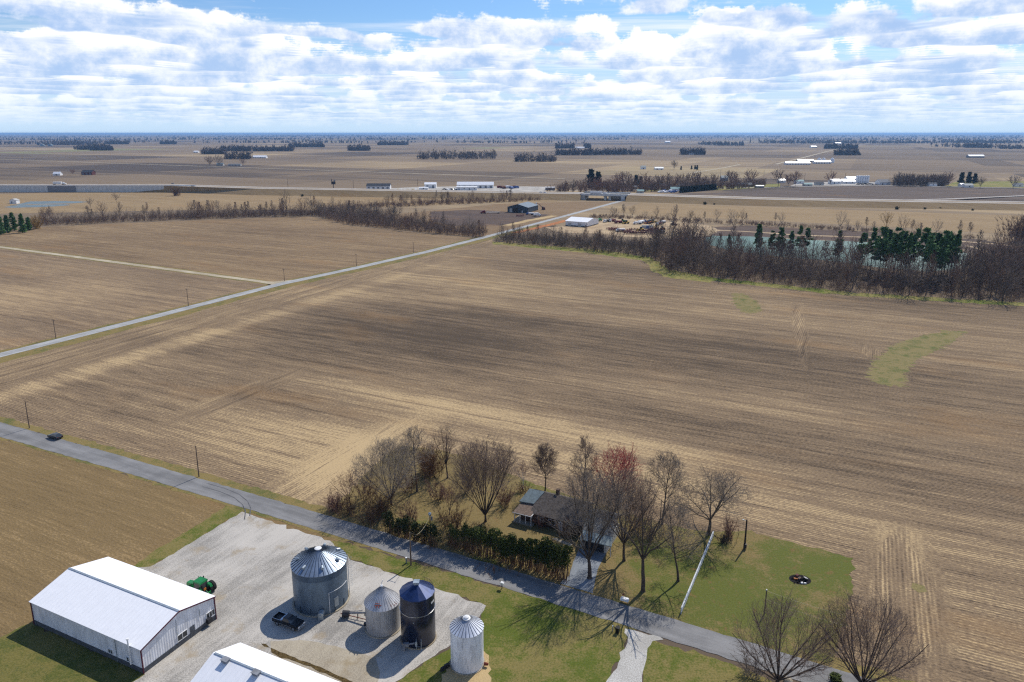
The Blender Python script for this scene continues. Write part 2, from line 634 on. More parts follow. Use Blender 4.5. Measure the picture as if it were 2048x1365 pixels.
M['field_near'] = field_mat("near_stubble", srgb(84, 70, 48), srgb(124, 104, 72), srgb(168, 142, 102), rowfreq=1.1, seed=63.0, headland=False, contrast=0.7, lines=0.0)
M['field_brown'] = field_mat("brown_tilled_field", srgb(66, 58, 54), srgb(96, 84, 76), srgb(120, 106, 92), seed=71.0, headland=False)
M['meadow'] = field_mat("dry_meadow", srgb(118, 98, 72), srgb(146, 124, 92), srgb(172, 150, 114), seed=83.0, headland=False, contrast=0.9)
M['weeds'] = field_mat("dry_weeds", srgb(96, 78, 58), srgb(130, 108, 82), srgb(160, 136, 104), seed=88.0, headland=False, contrast=0.8)
M['dirt_dark'] = field_mat("dark_earth", srgb(66, 56, 52), srgb(90, 76, 68), srgb(124, 106, 90), seed=91.0, headland=False)
M['lawn'] = grass_mat("yard_grass", srgb(98, 103, 50), srgb(132, 114, 76), 0.38, 2.0, brown=srgb(126, 100, 66),
                      spots=[(at(1400, 1160), 9, 20, R(63), 0.20), (at(1650, 1120), 12, 10, 0, 0.24), (at(1480, 1250), 16, 10, GA, 0.10), (at(800, 960), 26, 30, 0, -0.16), (at(1130, 1120), 12, 12, 0, -0.18), (at(1250, 1150), 10, 10, 0, -0.05)])
M['lawn_green'] = grass_mat("green_lawn", srgb(92, 102, 42), srgb(130, 118, 72), 0.54, 12.0)
M['lawn_olive'] = grass_mat("olive_lawn", srgb(88, 94, 46), srgb(118, 110, 62), 0.5, 22.0)
M['verge'] = grass_mat("verge_grass", srgb(100, 102, 58), srgb(138, 120, 76), 0.42, 32.0)
M['verge_far'] = grass_mat("field_edge_grass", srgb(104, 116, 46), srgb(150, 136, 84), 0.50, 36.0, 0.6)
M['island'] = grass_mat("waterway_grass", srgb(100, 104, 58), srgb(138, 124, 84), 0.44, 42.0, 3.0)
M['gravel'] = gravel_mat("crushed_limestone", srgb(190, 184, 174), srgb(132, 128, 121), 1.0, dirt=srgb(154, 138, 112))
M['gravel_drive'] = gravel_mat("gravel_driveway", srgb(204, 202, 196), srgb(160, 156, 148), 5.0, tracks=False)
M['gravel_lane'] = gravel_mat("pale_gravel_lane", srgb(196, 184, 160), srgb(160, 148, 124), 7.0, tracks=False)
M['concrete'] = gravel_mat("stained_concrete", srgb(176, 166, 146), srgb(138, 128, 112), 9.0, dirt=srgb(146, 130, 102))
M['sand'] = gravel_mat("sandy_dirt", srgb(184, 162, 128), srgb(146, 124, 98), 11.0, dirt=srgb(140, 100, 72))
M['dirt'] = gravel_mat("bare_tan_dirt", srgb(188, 164, 120), srgb(146, 122, 86), 13.0)
M['orange_dirt'] = gravel_mat("orange_dirt", srgb(178, 116, 70), srgb(138, 92, 62), 15.0)
M['asphalt'] = road_mat("grey_chip_seal", srgb(132, 131, 130), 'v', 1.0)
M['asphalt_far'] = road_mat("pale_asphalt", srgb(168, 168, 166), 'u', 4.0)
M['asphalt_drive'] = road_mat("driveway_asphalt", srgb(136, 142, 148), 'u', 8.0)
M['highway'] = road_mat("highway_concrete", srgb(178, 172, 164), 'v', 12.0)
M['soot'] = plain("ash_and_soot", srgb(40, 38, 40), 0.95, 0.1, var=0.25, scale=3.0)
M['soot_mark'] = plain("tyre_mark", srgb(104, 104, 106), 0.9, 0.1, var=0.2, scale=1.0)
M['trench'] = plain("weedy_joint", srgb(96, 80, 50), 0.95, 0.1, var=0.3, scale=3.0)
M['white_roof'] = ribbed("white_roof_steel", (0.90, 0.90, 0.91), axis=1, period=0.9, metal=0.0, rough=0.4, depth=0.08, even=True)
M['white_wall'] = ribbed("white_wall_steel", (0.80, 0.81, 0.84), axis='xy', period=0.45, metal=0.0, rough=0.5, depth=0.35)
M['wainscot'] = plain("charcoal_wainscot", srgb(82, 86, 92), 0.6)
M['red_trim'] = plain("dark_red_trim", srgb(92, 38, 56), 0.5)
M['glass'] = glass_mat("dark_window_glass")
M['white'] = plain("white_paint", (0.80, 0.80, 0.79), 0.5, var=0.06)
M['white_far'] = plain("white_siding", (0.80, 0.80, 0.80), 0.6, var=0.05, scale=0.4)
M['galv'] = ribbed("galvanized_wall", srgb(104, 122, 140), axis=2, period=0.16, metal=0.55, rough=0.46, depth=0.25)
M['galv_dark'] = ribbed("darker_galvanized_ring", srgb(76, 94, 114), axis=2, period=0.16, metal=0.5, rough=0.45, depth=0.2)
M['bin_roof'] = ribbed("blue_grey_roof_steel", srgb(150, 164, 180), axis='r', period=400, metal=0.6, rough=0.38, depth=0.0)
M['bin_seam'] = plain("dark_roof_seam", srgb(48, 60, 72), 0.6)
M['galv_plain'] = plain("galvanized_fitting", srgb(168, 178, 184), 0.4, 0.5, 0.5)
M['old_wall'] = ribbed("weathered_bin_wall", srgb(172, 172, 172), axis='r', period=0.55, metal=0.25, rough=0.6, depth=0.2, dirt=srgb(128, 118, 108), dirt_amt=0.6)
M['old_roof'] = ribbed("rusting_bin_roof", srgb(196, 196, 198), axis='r', period=400, metal=0.35, rough=0.45, depth=0.0, dirt=srgb(140, 112, 100), dirt_amt=0.4)
M['rust'] = plain("rust_streak", srgb(132, 66, 50), 0.9, var=0.3, scale=4)
M['navy'] = plain("dark_blue_enamel", srgb(17, 26, 50), 0.3, 0.5, 0.1, var=0.15, scale=0.8, streak=True)
M['navy_roof'] = plain("blue_enamel_roof", srgb(32, 52, 96), 0.34, 0.5, 0.35, var=0.15)
M['stave'] = ribbed("whitewashed_staves", (0.76, 0.78, 0.82), axis=2, period=0.3, metal=0.0, rough=0.7, depth=0.15, dirt=srgb(150, 152, 158), dirt_amt=0.75)
M['alu'] = ribbed("aluminium_roof", srgb(214, 218, 226), axis='r', period=400, metal=0.3, rough=0.4, depth=0.0)
M['black'] = plain("black_paint", (0.012, 0.012, 0.014), 0.3, 0.5, var=0.1)
M['dark_steel'] = plain("dark_steel", (0.03, 0.03, 0.035), 0.5)
M['rubber'] = plain("tyre_rubber", (0.018, 0.017, 0.017), 0.85)
M['chrome'] = plain("bright_trim", (0.62, 0.63, 0.65), 0.25, 0.5, 0.8)
M['car_dark'] = plain("charcoal_car_paint", (0.02, 0.025, 0.035), 0.2, 0.6, 0.2)
M['green'] = plain("tractor_green", (0.008, 0.20, 0.045), 0.35, 0.5)
M['yellow'] = plain("yellow_paint", (0.72, 0.46, 0.04), 0.4)
M['orange'] = plain("orange_paint", (0.62, 0.20, 0.03), 0.45)
M['red'] = plain("dark_red_paint", (0.22, 0.03, 0.04), 0.5, var=0.25)
M['rustred'] = plain("rusty_red_paint", (0.17, 0.06, 0.05), 0.8, var=0.3)
M['blue'] = plain("blue_paint", (0.06, 0.12, 0.32), 0.5)
M['grey'] = plain("grey_paint", (0.22, 0.23, 0.25), 0.6)
M['pole'] = plain("weathered_pole_wood", srgb(112, 96, 84), 0.9, var=0.2, streak=True)
M['pole_dark'] = plain("creosote_pole_wood", srgb(62, 50, 44), 0.9, var=0.2, streak=True)
M['wire'] = plain("pale_wire", srgb(190, 180, 150), 0.6)
M['fence'] = plain("peeling_white_boards", srgb(208, 212, 214), 0.8, var=0.16, scale=3)
M['shingle'] = plain("brown_grey_shingle", srgb(92, 86, 82), 0.9, 0.15, var=0.22, scale=2.2)
M['shingle_brown'] = plain("brown_porch_shingle", srgb(124, 108, 96), 0.9, 0.15, var=0.18, scale=2.2)
M['metal_blue'] = plain("blue_grey_roofing", srgb(112, 126, 130), 0.6, 0.3, var=0.14, scale=1.5)
M['shingle_slate'] = plain("slate_grey_shingle", srgb(112, 112, 110), 0.9, 0.15, var=0.2, scale=2.0)
M['siding'] = plain("grey_white_siding", srgb(186, 184, 178), 0.7, var=0.1)
M['brick'] = plain("brown_brick", srgb(84, 66, 56), 0.85, var=0.2, scale=4)
M['slate_barn'] = ribbed("slate_blue_steel", srgb(56, 70, 82), axis='xy', period=0.5, metal=0.1, rough=0.5, depth=0.2)
M['slate_roof'] = ribbed("slate_blue_roof_steel", srgb(88, 104, 116), axis='xy', period=0.6, metal=0.1, rough=0.45, depth=0.1)
M['dark_roof'] = plain("dark_shingle", srgb(66, 70, 78), 0.85)
M['grey_roof'] = plain("grey_shingle", srgb(120, 122, 126), 0.85)
M['red_barn'] = plain("faded_red_boards", srgb(96, 52, 48), 0.85)
M['teal_roof'] = plain("teal_roofing", srgb(110, 150, 150), 0.7)
M['conc_wall'] = ribbed("concrete_panels", srgb(205, 206, 204), axis='xy', period=6.0, metal=0, rough=0.8, depth=0.1, dirt=srgb(170, 168, 164), dirt_amt=0.5)
M['bark'] = bark_mat("grey_brown_bark", srgb(84, 74, 66), srgb(122, 110, 98))
M['bark_dark'] = bark_mat("dark_bark", srgb(70, 60, 54), srgb(102, 90, 80))
M['twig'] = bark_mat("brown_twigs", srgb(112, 95, 84), srgb(152, 132, 118))
M['twig_red'] = bark_mat("reddish_brown_twigs", srgb(112, 82, 72), srgb(146, 112, 98))
M['twig_grey'] = bark_mat("grey_twigs", srgb(116, 106, 96), srgb(156, 144, 132))
M['bud_red'] = bark_mat("red_maple_buds", srgb(156, 78, 72), srgb(190, 112, 102))
M['wood_bark'] = bark_mat("wood_grey_bark", srgb(92, 81, 73), srgb(136, 121, 109), 0.4)
M['wood_bark_red'] = bark_mat("wood_brown_bark", srgb(102, 83, 72), srgb(144, 117, 102), 0.4)
M['pine'] = bark_mat("pine_needles", srgb(60, 92, 54), srgb(116, 150, 88), 0.8)
M['cedar'] = bark_mat("arborvitae_leaves", srgb(50, 60, 28), srgb(92, 102, 48), 1.4)
M['cedar_dark'] = bark_mat("dark_evergreen_leaves", srgb(34, 44, 24), srgb(66, 76, 42), 1.4)
M['brush'] = bark_mat("brown_brush", srgb(96, 72, 56), srgb(150, 118, 92), 1.0)
M['willow'] = bark_mat("golden_twigs", srgb(142, 112, 62), srgb(178, 146, 88), 0.8)
M['far_wood'] = bark_mat("distant_bare_wood", srgb(88, 80, 76), srgb(124, 112, 104), 0.05)
M['far_green'] = bark_mat("distant_evergreen", srgb(36, 52, 44), srgb(64, 80, 60), 0.3)


def water_mat(name, colr, rough=0.12):
    m, nt, b = new_mat(name, rough, 0.22)
    x, y, u, v = uv_nodes(nt)
    f = nt.noise(nt.comb(nt.mul(x, 0.05), nt.mul(y, 0.05)), 1.0, 4)
    nt.put(b.inputs['Base Color'], nt.mix(nt.smooth(f, 0.3, 0.7), tuple(k * 0.8 for k in colr), tuple(k * 1.15 for k in colr)))
    bp = nt.new('ShaderNodeBump')
    bp.inputs['Strength'].default_value = 0.15
    nt.put(bp.inputs['Height'], nt.noise(nt.comb(nt.mul(x, 0.9), nt.mul(y, 0.9)), 1.0, 3))
    nt.l.new(bp.outputs[0], b.inputs['Normal'])
    return m


M['water_teal'] = water_mat("turquoise_pit_water", srgb(56, 100, 88), 0.5)
M['water_grey'] = water_mat("grey_pond_water", srgb(88, 104, 106), 0.4)


def patchwork_mat():
    """the plain beyond: fields laid out on the section grid, each with its own soil and stubble"""
    m, nt, b = new_mat("farmland_patchwork", 0.95, 0.1)
    x, y, u, v = uv_nodes(nt)
    def bricks(su, sv, o):
        br = nt.new('ShaderNodeTexBrick', offset=0.37, squash=1.0)
        nt.put(br.inputs['Vector'], nt.comb(nt.add(nt.mul(v, 1 / sv), o), nt.add(nt.mul(u, 1 / su), o * 1.7), 0.0))
        br.inputs['Color1'].default_value = (0, 0, 0, 1)
        br.inputs['Color2'].default_value = (1, 1, 1, 1)
        br.inputs['Scale'].default_value = 1
        br.inputs['Mortar Size'].default_value = 0
        br.inputs['Brick Width'].default_value = 1
        br.inputs['Row Height'].default_value = 1
        return nt.m('MULTIPLY', br.outputs['Color'], 1.0)
    p1, p2 = bricks(402, 805, 0.3), bricks(805, 402, 5.1)
    st = nt.noise(nt.comb(nt.mul(u, 0.03), nt.mul(v, 0.0016), 2.0), 1.0, 5, 0.62)
    dm = nt.noise(nt.comb(nt.mul(u, 0.0045), nt.mul(v, 0.0022), 6.0), 1.0, 4, 0.6)
    f = nt.add(nt.add(nt.mul(p1, 0.40), nt.mul(p2, 0.28)), nt.add(nt.mul(st, 0.55), nt.mul(dm, 0.5)))
    c = nt.mix(nt.smooth(f, 0.58, 0.92), srgb(82, 72, 64), srgb(126, 109, 88))
    c = nt.mix(nt.smooth(f, 0.92, 1.28), c, srgb(172, 150, 114))
    gr = nt.mul(nt.smooth(nt.add(p1, p2), 1.72, 1.80), 0.6)
    c = nt.mix(gr, c, srgb(104, 116, 68))
    nt.put(b.inputs['Base Color'], c)
    return m


M['patchwork'] = patchwork_mat()

# ------------------------------------------------------------------ the ground
Z_FIELD, Z_VERGE, Z_LAWN, Z_GRAVEL, Z_ROAD = 0.02, 0.03, 0.036, 0.045, 0.06
FAR = 60000
sheet("ground", [(-FAR, -3000), (FAR, -3000), (FAR, FAR), (-FAR, FAR)], 0.0, M['patchwork'])


def line_at(pts, z=0.0):
    return [at(x, y, z) for x, y in pts]


def grow_line(P, a, b):
    """lengthen a polyline at its ends by a and b metres"""
    P = [Vector(p) for p in P]
    P[0] = P[0] + (P[0] - P[1]).normalized() * a
    P[-1] = P[-1] + (P[-1] - P[-2]).normalized() * b
    return P


# the near road, its two edges fitted to smooth curves
def fit_edge(px, a, b, deg=2):
    s, w = [], []
    for q in px:
        g = at(*q)
        s.append(g.dot(E1))
        w.append(g.dot(E2))
    cf = np.polyfit(s, w, deg)
    out = []
    for k in range(41):
        t = a + (b - a) * k / 40
        out.append(E1 * t + E2 * float(np.polyval(cf, t)))
    return out


north = fit_edge([(0, 845.5), (256, 914), (512, 988.7), (640, 1033), (1171, 1185), (1317, 1230), (1360, 1241), (1464, 1273), (1700, 1350)], -250, 80)
south = fit_edge([(0, 875), (250, 945), (457, 1007), (824, 1121), (1006, 1171), (1000, 1176), (1173, 1226), (1180, 1234), (1328, 1279), (1522, 1336)], -250, 80)
sheet("near_road", north + south[::-1], Z_ROAD, M['asphalt'], step=1.5, amp=0.10, seed=3)
sheet("roadside_verge", [p + E2 * 2.6 for p in north] + [p - E2 * 0.5 for p in north][::-1], Z_VERGE, M['verge'], step=1.5, amp=0.35, seed=4)
sheet("roadside_verge", [p - E2 * 0.9 for p in south[:22]][::-1] + [p + E2 * 0.4 for p in south[:22]], Z_VERGE + 0.004, M['verge'], step=1.5, amp=0.3, seed=5)

for k in (0.0, 1.7):
    ribbon("skid_mark", [p + Vector((k * 0.35, k * 0.9, 0)) for p in line_at([(405, 974), (440, 984), (468, 996), (485, 1010), (491, 1024), (489, 1040)])], 0.22, Z_ROAD + 0.006, M['soot_mark'])
far_pts = line_at([(0, 711), (300, 636), (559, 569), (700, 539), (850, 505), (967, 475.5), (1060, 451), (1143, 429), (1240, 403)])
far_pts = grow_line(far_pts, 150, 60)
ribbon("far_road", far_pts, 6.0, Z_ROAD, M['asphalt_far'], amp=0.08)
ribbon("far_road_verge", [p + E1 * 6.5 for p in far_pts[:7]], 7.5, Z_VERGE, M['verge'], amp=0.5)
ribbon("far_road_verge", [p - E1 * 4.6 for p in far_pts[:6]], 3.0, Z_VERGE, M['verge'], amp=0.4)
lane = grow_line(line_at([(0, 494.5), (150, 514), (300, 534), (450, 554), (520, 563), (552, 569)]), 300, 2)
ribbon("farm_lane", lane, 4.4, Z_ROAD - 0.01, M['gravel_lane'], amp=0.12)
ribbon("farm_lane_verge", lane, 8.0, Z_VERGE, M['verge'], amp=0.5)
sheet("farm_lane", line_at([(520, 562), (548, 564), (585, 560), (560, 571), (535, 573), (545, 569)]), Z_ROAD - 0.006, M['gravel_lane'])

# fields between the roads
WOODS_FRONT = [(985, 489), (1100, 499), (1200, 510), (1290, 522), (1312, 540), (1340, 552), (1420, 562), (1560, 577), (1700, 592), (1860, 602), (2048, 613), (2300, 628)]
v_far = far_pts[0].dot(E1)
sheet("stubble_field", [north[0] + E2 * 1.2, *[p + E2 * 1.2 for p in north[1:]], north[-1] + E2 * 80 + E1 * 120, *line_at(WOODS_FRONT[::-1]), *[p + E1 * 8 for p in far_pts[5::-1]]], Z_FIELD, M['field'])
LT_FRONT = [(-150, 470), (75, 455), (300, 445), (520, 437), (620, 433.5), (700, 452), (800, 462), (900, 472), (968, 478)]
sheet("stubble_field", [*line_at(LT_FRONT), *[p - E1 * 3.5 for p in far_pts[5:1:-1]], *[p + E2 * 3 for p in lane[::-1]]], Z_FIELD, M['field_far_left'])
sheet("stubble_field", [*[p - E2 * 3 for p in lane[:5]], *[p - E1 * 3.5 for p in far_pts[2::-1]], far_pts[0] - E1 * 200, lane[0] - E1 * 60], Z_FIELD + 0.004, M['field_left'])
sheet("stubble_field", [*[p - E2 * 0.7 for p in south[:21]], at(265, 1137), at(225, 1118), at(62, 1248), at(0, 1290), at(-260, 1300), south[0] - E2 * 90], Z_FIELD, M['field_near'])
sheet("field_edge_grass", [*line_at(WOODS_FRONT), *line_at([(2300, 618), (2048, 606), (1860, 595), (1700, 585), (1560, 570), (1420, 555), (1340, 540), (1300, 515), (1200, 500), (985, 484)])], Z_FIELD + 0.012, M['verge_far'], step=3, amp=0.8, seed=8)
sheet("field_edge_grass", line_at([(1275, 514), (1318, 524), (1345, 546), (1440, 560), (1420, 566), (1335, 555), (1305, 543), (1290, 524)]), Z_FIELD + 0.016, M['verge_far'], step=3, amp=1.0, seed=9)
sheet("grassed_waterway", line_at([(1463, 587), (1485, 587), (1517, 605), (1523, 622), (1504, 628), (1482, 624), (1470, 606)]), Z_FIELD + 0.006, M['island'], step=0.8, amp=0.9, seed=11)
sheet("grassed_waterway", line_at([(1935, 664), (1890, 661), (1843, 671), (1780, 693), (1742, 728), (1731, 756), (1764, 770), (1805, 775), (1814, 743), (1837, 718), (1875, 702), (1906, 683)]), Z_FIELD + 0.006, M['island'], step=0.8, amp=0.9, seed=12)
sheet("grassed_waterway", line_at([(1825, 1166), (1848, 1172), (1855, 1184), (1838, 1186), (1822, 1176)]), Z_FIELD + 0.006, M['island'], step=1, amp=0.4, seed=13)

# the yards
sheet("house_yard", [*line_at([(640, 1034), (680, 1003), (716, 965), (765, 915), (800, 893), (880, 900), (940, 915), (1010, 945), (1090, 975), (1180, 1004), (1330, 1049), (1420, 1066), (1490, 1062), (1600, 1090), (1707, 1117), (1704, 1180), (1690, 1240), (1660, 1330)]), *[p - E2 * 0.3 for p in north[29:15:-1] if -40 < p.dot(E1) < 60]], Z_LAWN, M['lawn'], step=1.2, amp=0.35, seed=14)
sheet("gravel_yard", line_at([(484, 1024), (560, 1050), (660, 1082), (700, 1120), (760, 1137), (810, 1156), (880, 1181), (972, 1212), (955, 1242), (935, 1265), (905, 1288), (870, 1312), (830, 1338), (790, 1365), (770, 1460), (150, 1460), (230, 1380), (288, 1350), (300, 1330), (150, 1240), (225, 1140), (268, 1135), (300, 1133)]), Z_GRAVEL, M['gravel'], step=1.2, amp=0.22, seed=15)
sheet("concrete_apron", line_at([(541, 1283), (602, 1281), (640, 1286), (700, 1301), (752, 1318), (760, 1345), (748, 1400), (640, 1372), (545, 1312)]), Z_GRAVEL + 0.008, M['concrete'], step=1.2, amp=0.12, seed=16)
sheet("weedy_joint", line_at([(522, 1288), (532, 1289), (560, 1305), (620, 1327), (690, 1357), (740, 1385), (732, 1392), (680, 1362), (610, 1332), (552, 1311)]), Z_GRAVEL + 0.014, M['trench'], step=1, amp=0.12, seed=17)
sheet("green_lawn", [*line_at([(663, 1083), (690, 1086)]), *[p + E2 * 0.25 for p in south if -47 < p.dot(E1) < -27], *line_at([(1252, 1262), (1256, 1275), (1245, 1310), (1222, 1345), (1205, 1460), (700, 1460), (792, 1366), (832, 1339), (872, 1313), (907, 1289), (937, 1266), (957, 1243), (973, 1212), (880, 1181), (810, 1156), (760, 1137), (702, 1120)])], Z_LAWN, M['lawn_green'], step=1.0, amp=0.25, seed=18)
sheet("green_lawn", line_at([(1303, 1279), (1400, 1308), (1475, 1334), (1560, 1370), (1640, 1460), (1270, 1460), (1286, 1365), (1290, 1330), (1294, 1296)]), Z_LAWN + 0.004, M['lawn_green'], step=1.0, amp=0.25, seed=19)
sheet("olive_lawn", line_at([(-80, 1300), (0, 1276), (66, 1246), (160, 1290), (290, 1350), (262, 1367), (215, 1400), (170, 1480), (-150, 1480)]), Z_GRAVEL + 0.004, M['lawn_olive'], step=1.0, amp=0.25, seed=20)
sheet("grass_strip", line_at([(452, 1012), (487, 1022), (440, 1050), (380, 1088), (300, 1134), (262, 1137), (330, 1090), (400, 1048)]), Z_LAWN + 0.016, M['lawn_green'], step=1.0, amp=0.2, seed=21)
sheet("gravel_driveway", line_at([(1250, 1258), (1283, 1266), (1327, 1280), (1305, 1283), (1295, 1297), (1290, 1330), (1284, 1365), (1262, 1460), (1195, 1460), (1215, 1360), (1236, 1328), (1250, 1298), (1256, 1275)]), Z_GRAVEL + 0.005, M['gravel_drive'], step=1.0, amp=0.22, seed=22)
sheet("asphalt_driveway", line_at([(1120, 1168), (1138, 1152), (1146, 1125), (1158, 1098), (1212, 1107), (1200, 1130), (1190, 1160), (1186, 1188)]), Z_GRAVEL + 0.005, M['asphalt_drive'], step=1.0, amp=0.08, seed=23)
sheet("dirt_ring", line_at([(893, 1330), (893, 1345), (862, 1380), (900, 1420), (975, 1400), (983, 1340), (978, 1312), (965, 1300), (930, 1300)]), Z_LAWN + 0.012, M['dirt'], step=0.8, amp=0.2, seed=24)
sheet("ash_circle", [at(1600, 1160).to_2d() + Vector((2.0 * math.cos(t * 0.2618), 1.6 * math.sin(t * 0.2618))) for t in range(24)], Z_LAWN + 0.008, M['soot'], step=0.5, amp=0.16, seed=25)
sheet("garden_path", line_at([(1104, 1078), (1112, 1076), (1146, 1090), (1138, 1093)]), Z_LAWN + 0.008, M['concrete'])

# ground in the middle distance
sheet("dry_meadow", line_at([(-400, 430), (0, 428), (200, 424), (420, 420), (640, 420), (800, 414), (1000, 405), (1120, 404), (1090, 396), (900, 388), (640, 383), (330, 378), (0, 389), (-400, 389)]), 0.02, M['meadow'])
sheet("dry_meadow", line_at([(1210, 423), (1285, 407), (1500, 414), (2048, 432), (2500, 440), (2500, 500), (2048, 470), (1900, 462), (1700, 450), (1500, 440), (1300, 433)]), 0.02, M['meadow'])
sheet("weedy_ground", line_at([(640, 440), (800, 428), (1000, 408), (1160, 404), (1225, 404), (1130, 430), (1030, 458), (975, 474), (900, 470), (700, 450)]), 0.03, M['weeds'])
sheet("bare_earth", line_at([(860, 424), (940, 420), (1010, 424), (1100, 430), (1060, 440), (1000, 452), (900, 452), (860, 440)]), 0.04, M['dirt_dark'], step=3, amp=1.0)
sheet("bare_earth", line_at([(1380, 455), (1500, 452), (1700, 462), (1960, 480), (2048, 492), (2048, 520), (1960, 505), (1900, 496), (1700, 484), (1560, 476), (1420, 476), (1390, 470)]), 0.04, M['dirt_dark'], step=3, amp=1.5)
sheet("equipment_yard", line_at([(1190, 452), (1200, 440), (1240, 436), (1330, 440), (1420, 452), (1440, 462), (1420, 472), (1340, 478), (1250, 474), (1200, 468), (1120, 466), (1090, 456), (1130, 452)]), 0.05, M['sand'], step=3, amp=1.0)
ribbon("sandy_track", line_at([(1420, 460), (1500, 464), (1600, 471), (1700, 474), (1850, 478), (1960, 486), (2048, 494)]), 5.0, 0.06, M['sand'], amp=0.4)
ribbon("sandy_track", line_at([(1935, 492), (1965, 500), (1985, 516), (2000, 545)]), 4.0, 0.06, M['sand'], amp=0.4)
ribbon("orange_bank", line_at([(1030, 466), (1075, 456), (1135, 441)]), 7.0, 0.05, M['orange_dirt'], amp=0.6)
ribbon("dirt_bank", line_at([(1010, 452), (1060, 441), (1110, 432)]), 8.0, 0.05, M['dirt'], amp=0.6)
sheet("pit_water", line_at([(1408, 478), (1425, 472), (1520, 474), (1600, 480), (1760, 486), (1900, 500), (1935, 508), (1930, 538), (1860, 544), (1760, 536), (1680, 524), (1560, 514), (1460, 502), (1418, 490)]), 0.08, M['water_teal'], step=4, amp=0.8)
sheet("pond_water", line_at([(20, 412), (60, 403.5), (120, 402.5), (180, 404), (150, 407), (60, 409)]), 0.06, M['water_grey'], step=4, amp=1.0)
sheet("pond_water", line_at([(8, 415), (40, 410.5), (130, 408.5), (140, 411), (90, 414.5), (30, 416)]), 0.06, M['water_grey'], step=4, amp=1.0)

# far gravel roads
ribbon("gravel_road", grow_line(line_at([(0, 319), (400, 333), (700, 343), (1024, 354.5), (1130, 358)]), 600, 0), 8.5, 0.15, M['gravel_lane'])
ribbon("gravel_road", line_at([(1385, 346), (1440, 337.5), (1480, 329.5)]), 8, 0.15, M['gravel_lane'])
ribbon("gravel_road", line_at([(1552, 329), (1605, 316), (1660, 302), (1700, 293), (1740, 287)]), 10, 0.2, M['gravel_lane'])
sheet("tilled_field", line_at([(1290, 389), (1480, 385), (1600, 376), (1735, 372.5), (2048, 380), (2500, 392), (2500, 418), (2048, 400), (1700, 400), (1421, 391)]), 0.1, M['field_brown'])
ribbon("village_road", line_at([(1100, 382), (1200, 381), (1330, 379), (1500, 376), (1740, 371), (2048, 377), (2400, 385)]), 7.0, 0.16, M['highway'])
sheet("village_lawn", line_at([(1285, 384), (1340, 382), (1440, 381), (1560, 374), (1560, 368), (1400, 374), (1290, 380)]), 0.12, M['verge_far'])
sheet("village_lawn", line_at([(1890, 373), (2048, 376), (2300, 380), (2300, 363), (2030, 363), (1910, 364)]), 0.12, M['verge_far'])
sheet("grain_yard", line_at([(1580, 372), (1740, 371), (1770, 366), (1700, 364), (1600, 366)]), 0.13, M['gravel'])
sheet("truck_lot", line_at([(880, 383), (1090, 385), (1095, 374), (985, 373), (850, 374), (740, 379)]), 0.12, M['gravel'])

# the highway on its bank
HW = [at(-900, 372, 9), at(0, 372, 9), at(322, 372, 9), at(512, 378, 7.6), at(1024, 387, 7), at(1162, 389, 7), at(1254, 391, 7), at(1536, 400, 6.4), at(2048, 408.6, 6), at(2900, 423, 6)]


def hw_off(i, w, z=None):
    d = (HW[min(i + 1, len(HW) - 1)] - HW[max(i - 1, 0)])
    d.z = 0
    d.normalize()
    nm = Vector((-d.y, d.x, 0))
    q = HW[i] + nm * w
    return Vector((q.x, q.y, HW[i].z if z is None else z))


def bank(i0, i1, toe0, toe1):
    mb = MB()
    pts = []
    for i in range(i0, i1 + 1):
        toe = toe0 if i <= 1 else toe1
        if i == 2:
            toe = toe0
        pts += [hw_off(i, -toe, -0.1), hw_off(i, 0), hw_off(i, 34), hw_off(i, 52, -0.1)]
    fs = []
    for k in range(i1 - i0):
        for j in range(3):
            a = k * 4 + j
            fs.append((a, a + 4, a + 5, a + 1))
    fs += [(0, 1, 2, 3), tuple((i1 - i0) * 4 + j for j in (3, 2, 1, 0))]
    mb.face_ids(pts, fs)
    o = mb.build("highway_bank", M['meadow'])
    o["kind"] = 'structure'


bank(0, 5, 0.5, 13)
bank(6, 9, 13, 13)
for nm, w0, w1 in (("highway", 2.5, 13.0), ("highway", 21.0, 31.5)):
    P = []
    for w in (w0, w1):
        P.append([hw_off(i, w) for i in range(len(HW))])
    mb = MB()
    n_ = len(HW)
    pts = [p + Vector((0, 0, 0.10)) for p in P[0] + P[1]]
    mb.face_ids(pts, [(i, i + 1, n_ + i + 1, n_ + i) for i in range(n_ - 1)])
    o = mb.build(nm, M['highway'])
    o["kind"] = 'structure'
ribbon("highway_ramp", [at(1690, 402, 5), at(1800, 401, 3.5), at(1900, 398.5, 2), at(1980, 395, 1), at(2048, 392, 0.3), at(2300, 384, 0.3)], 8, 0.2, M['highway'])

# the retaining wall under the western end
wl = thing("retaining_wall", "long grey concrete panel retaining wall holding up the highway", "wall", hw_off(1, -0.7, 0))
mb = MB()
wx0, wx1 = HW[0].x - wl.location.x, HW[2].x - wl.location.x - 40
mb.side([(wx0, 0), (wx1, 0), (wx1 + 90, 8.2), (wx1 + 90, 9.4), (wx0, 9.4)], -0.5, 0.5)
mb.build("panel", M['conc_wall'], wl)
mb = MB()
mb.box(((wx0 + wx1 + 90) / 2, -0.12, 9.7), (wx1 + 90 - wx0, 1.2, 0.6))
mb.build("coping", M['white_far'], wl)
mb = MB()
uw = at(106, 380, 5).x - wl.location.x
mb.box((uw, -0.75, 4.4), (40, 0.4, 8.6))
mb.build("underpass_shade_panel", M['grey'], wl)  # solid grey panel on the wall, its colour imitates the shade under the deck

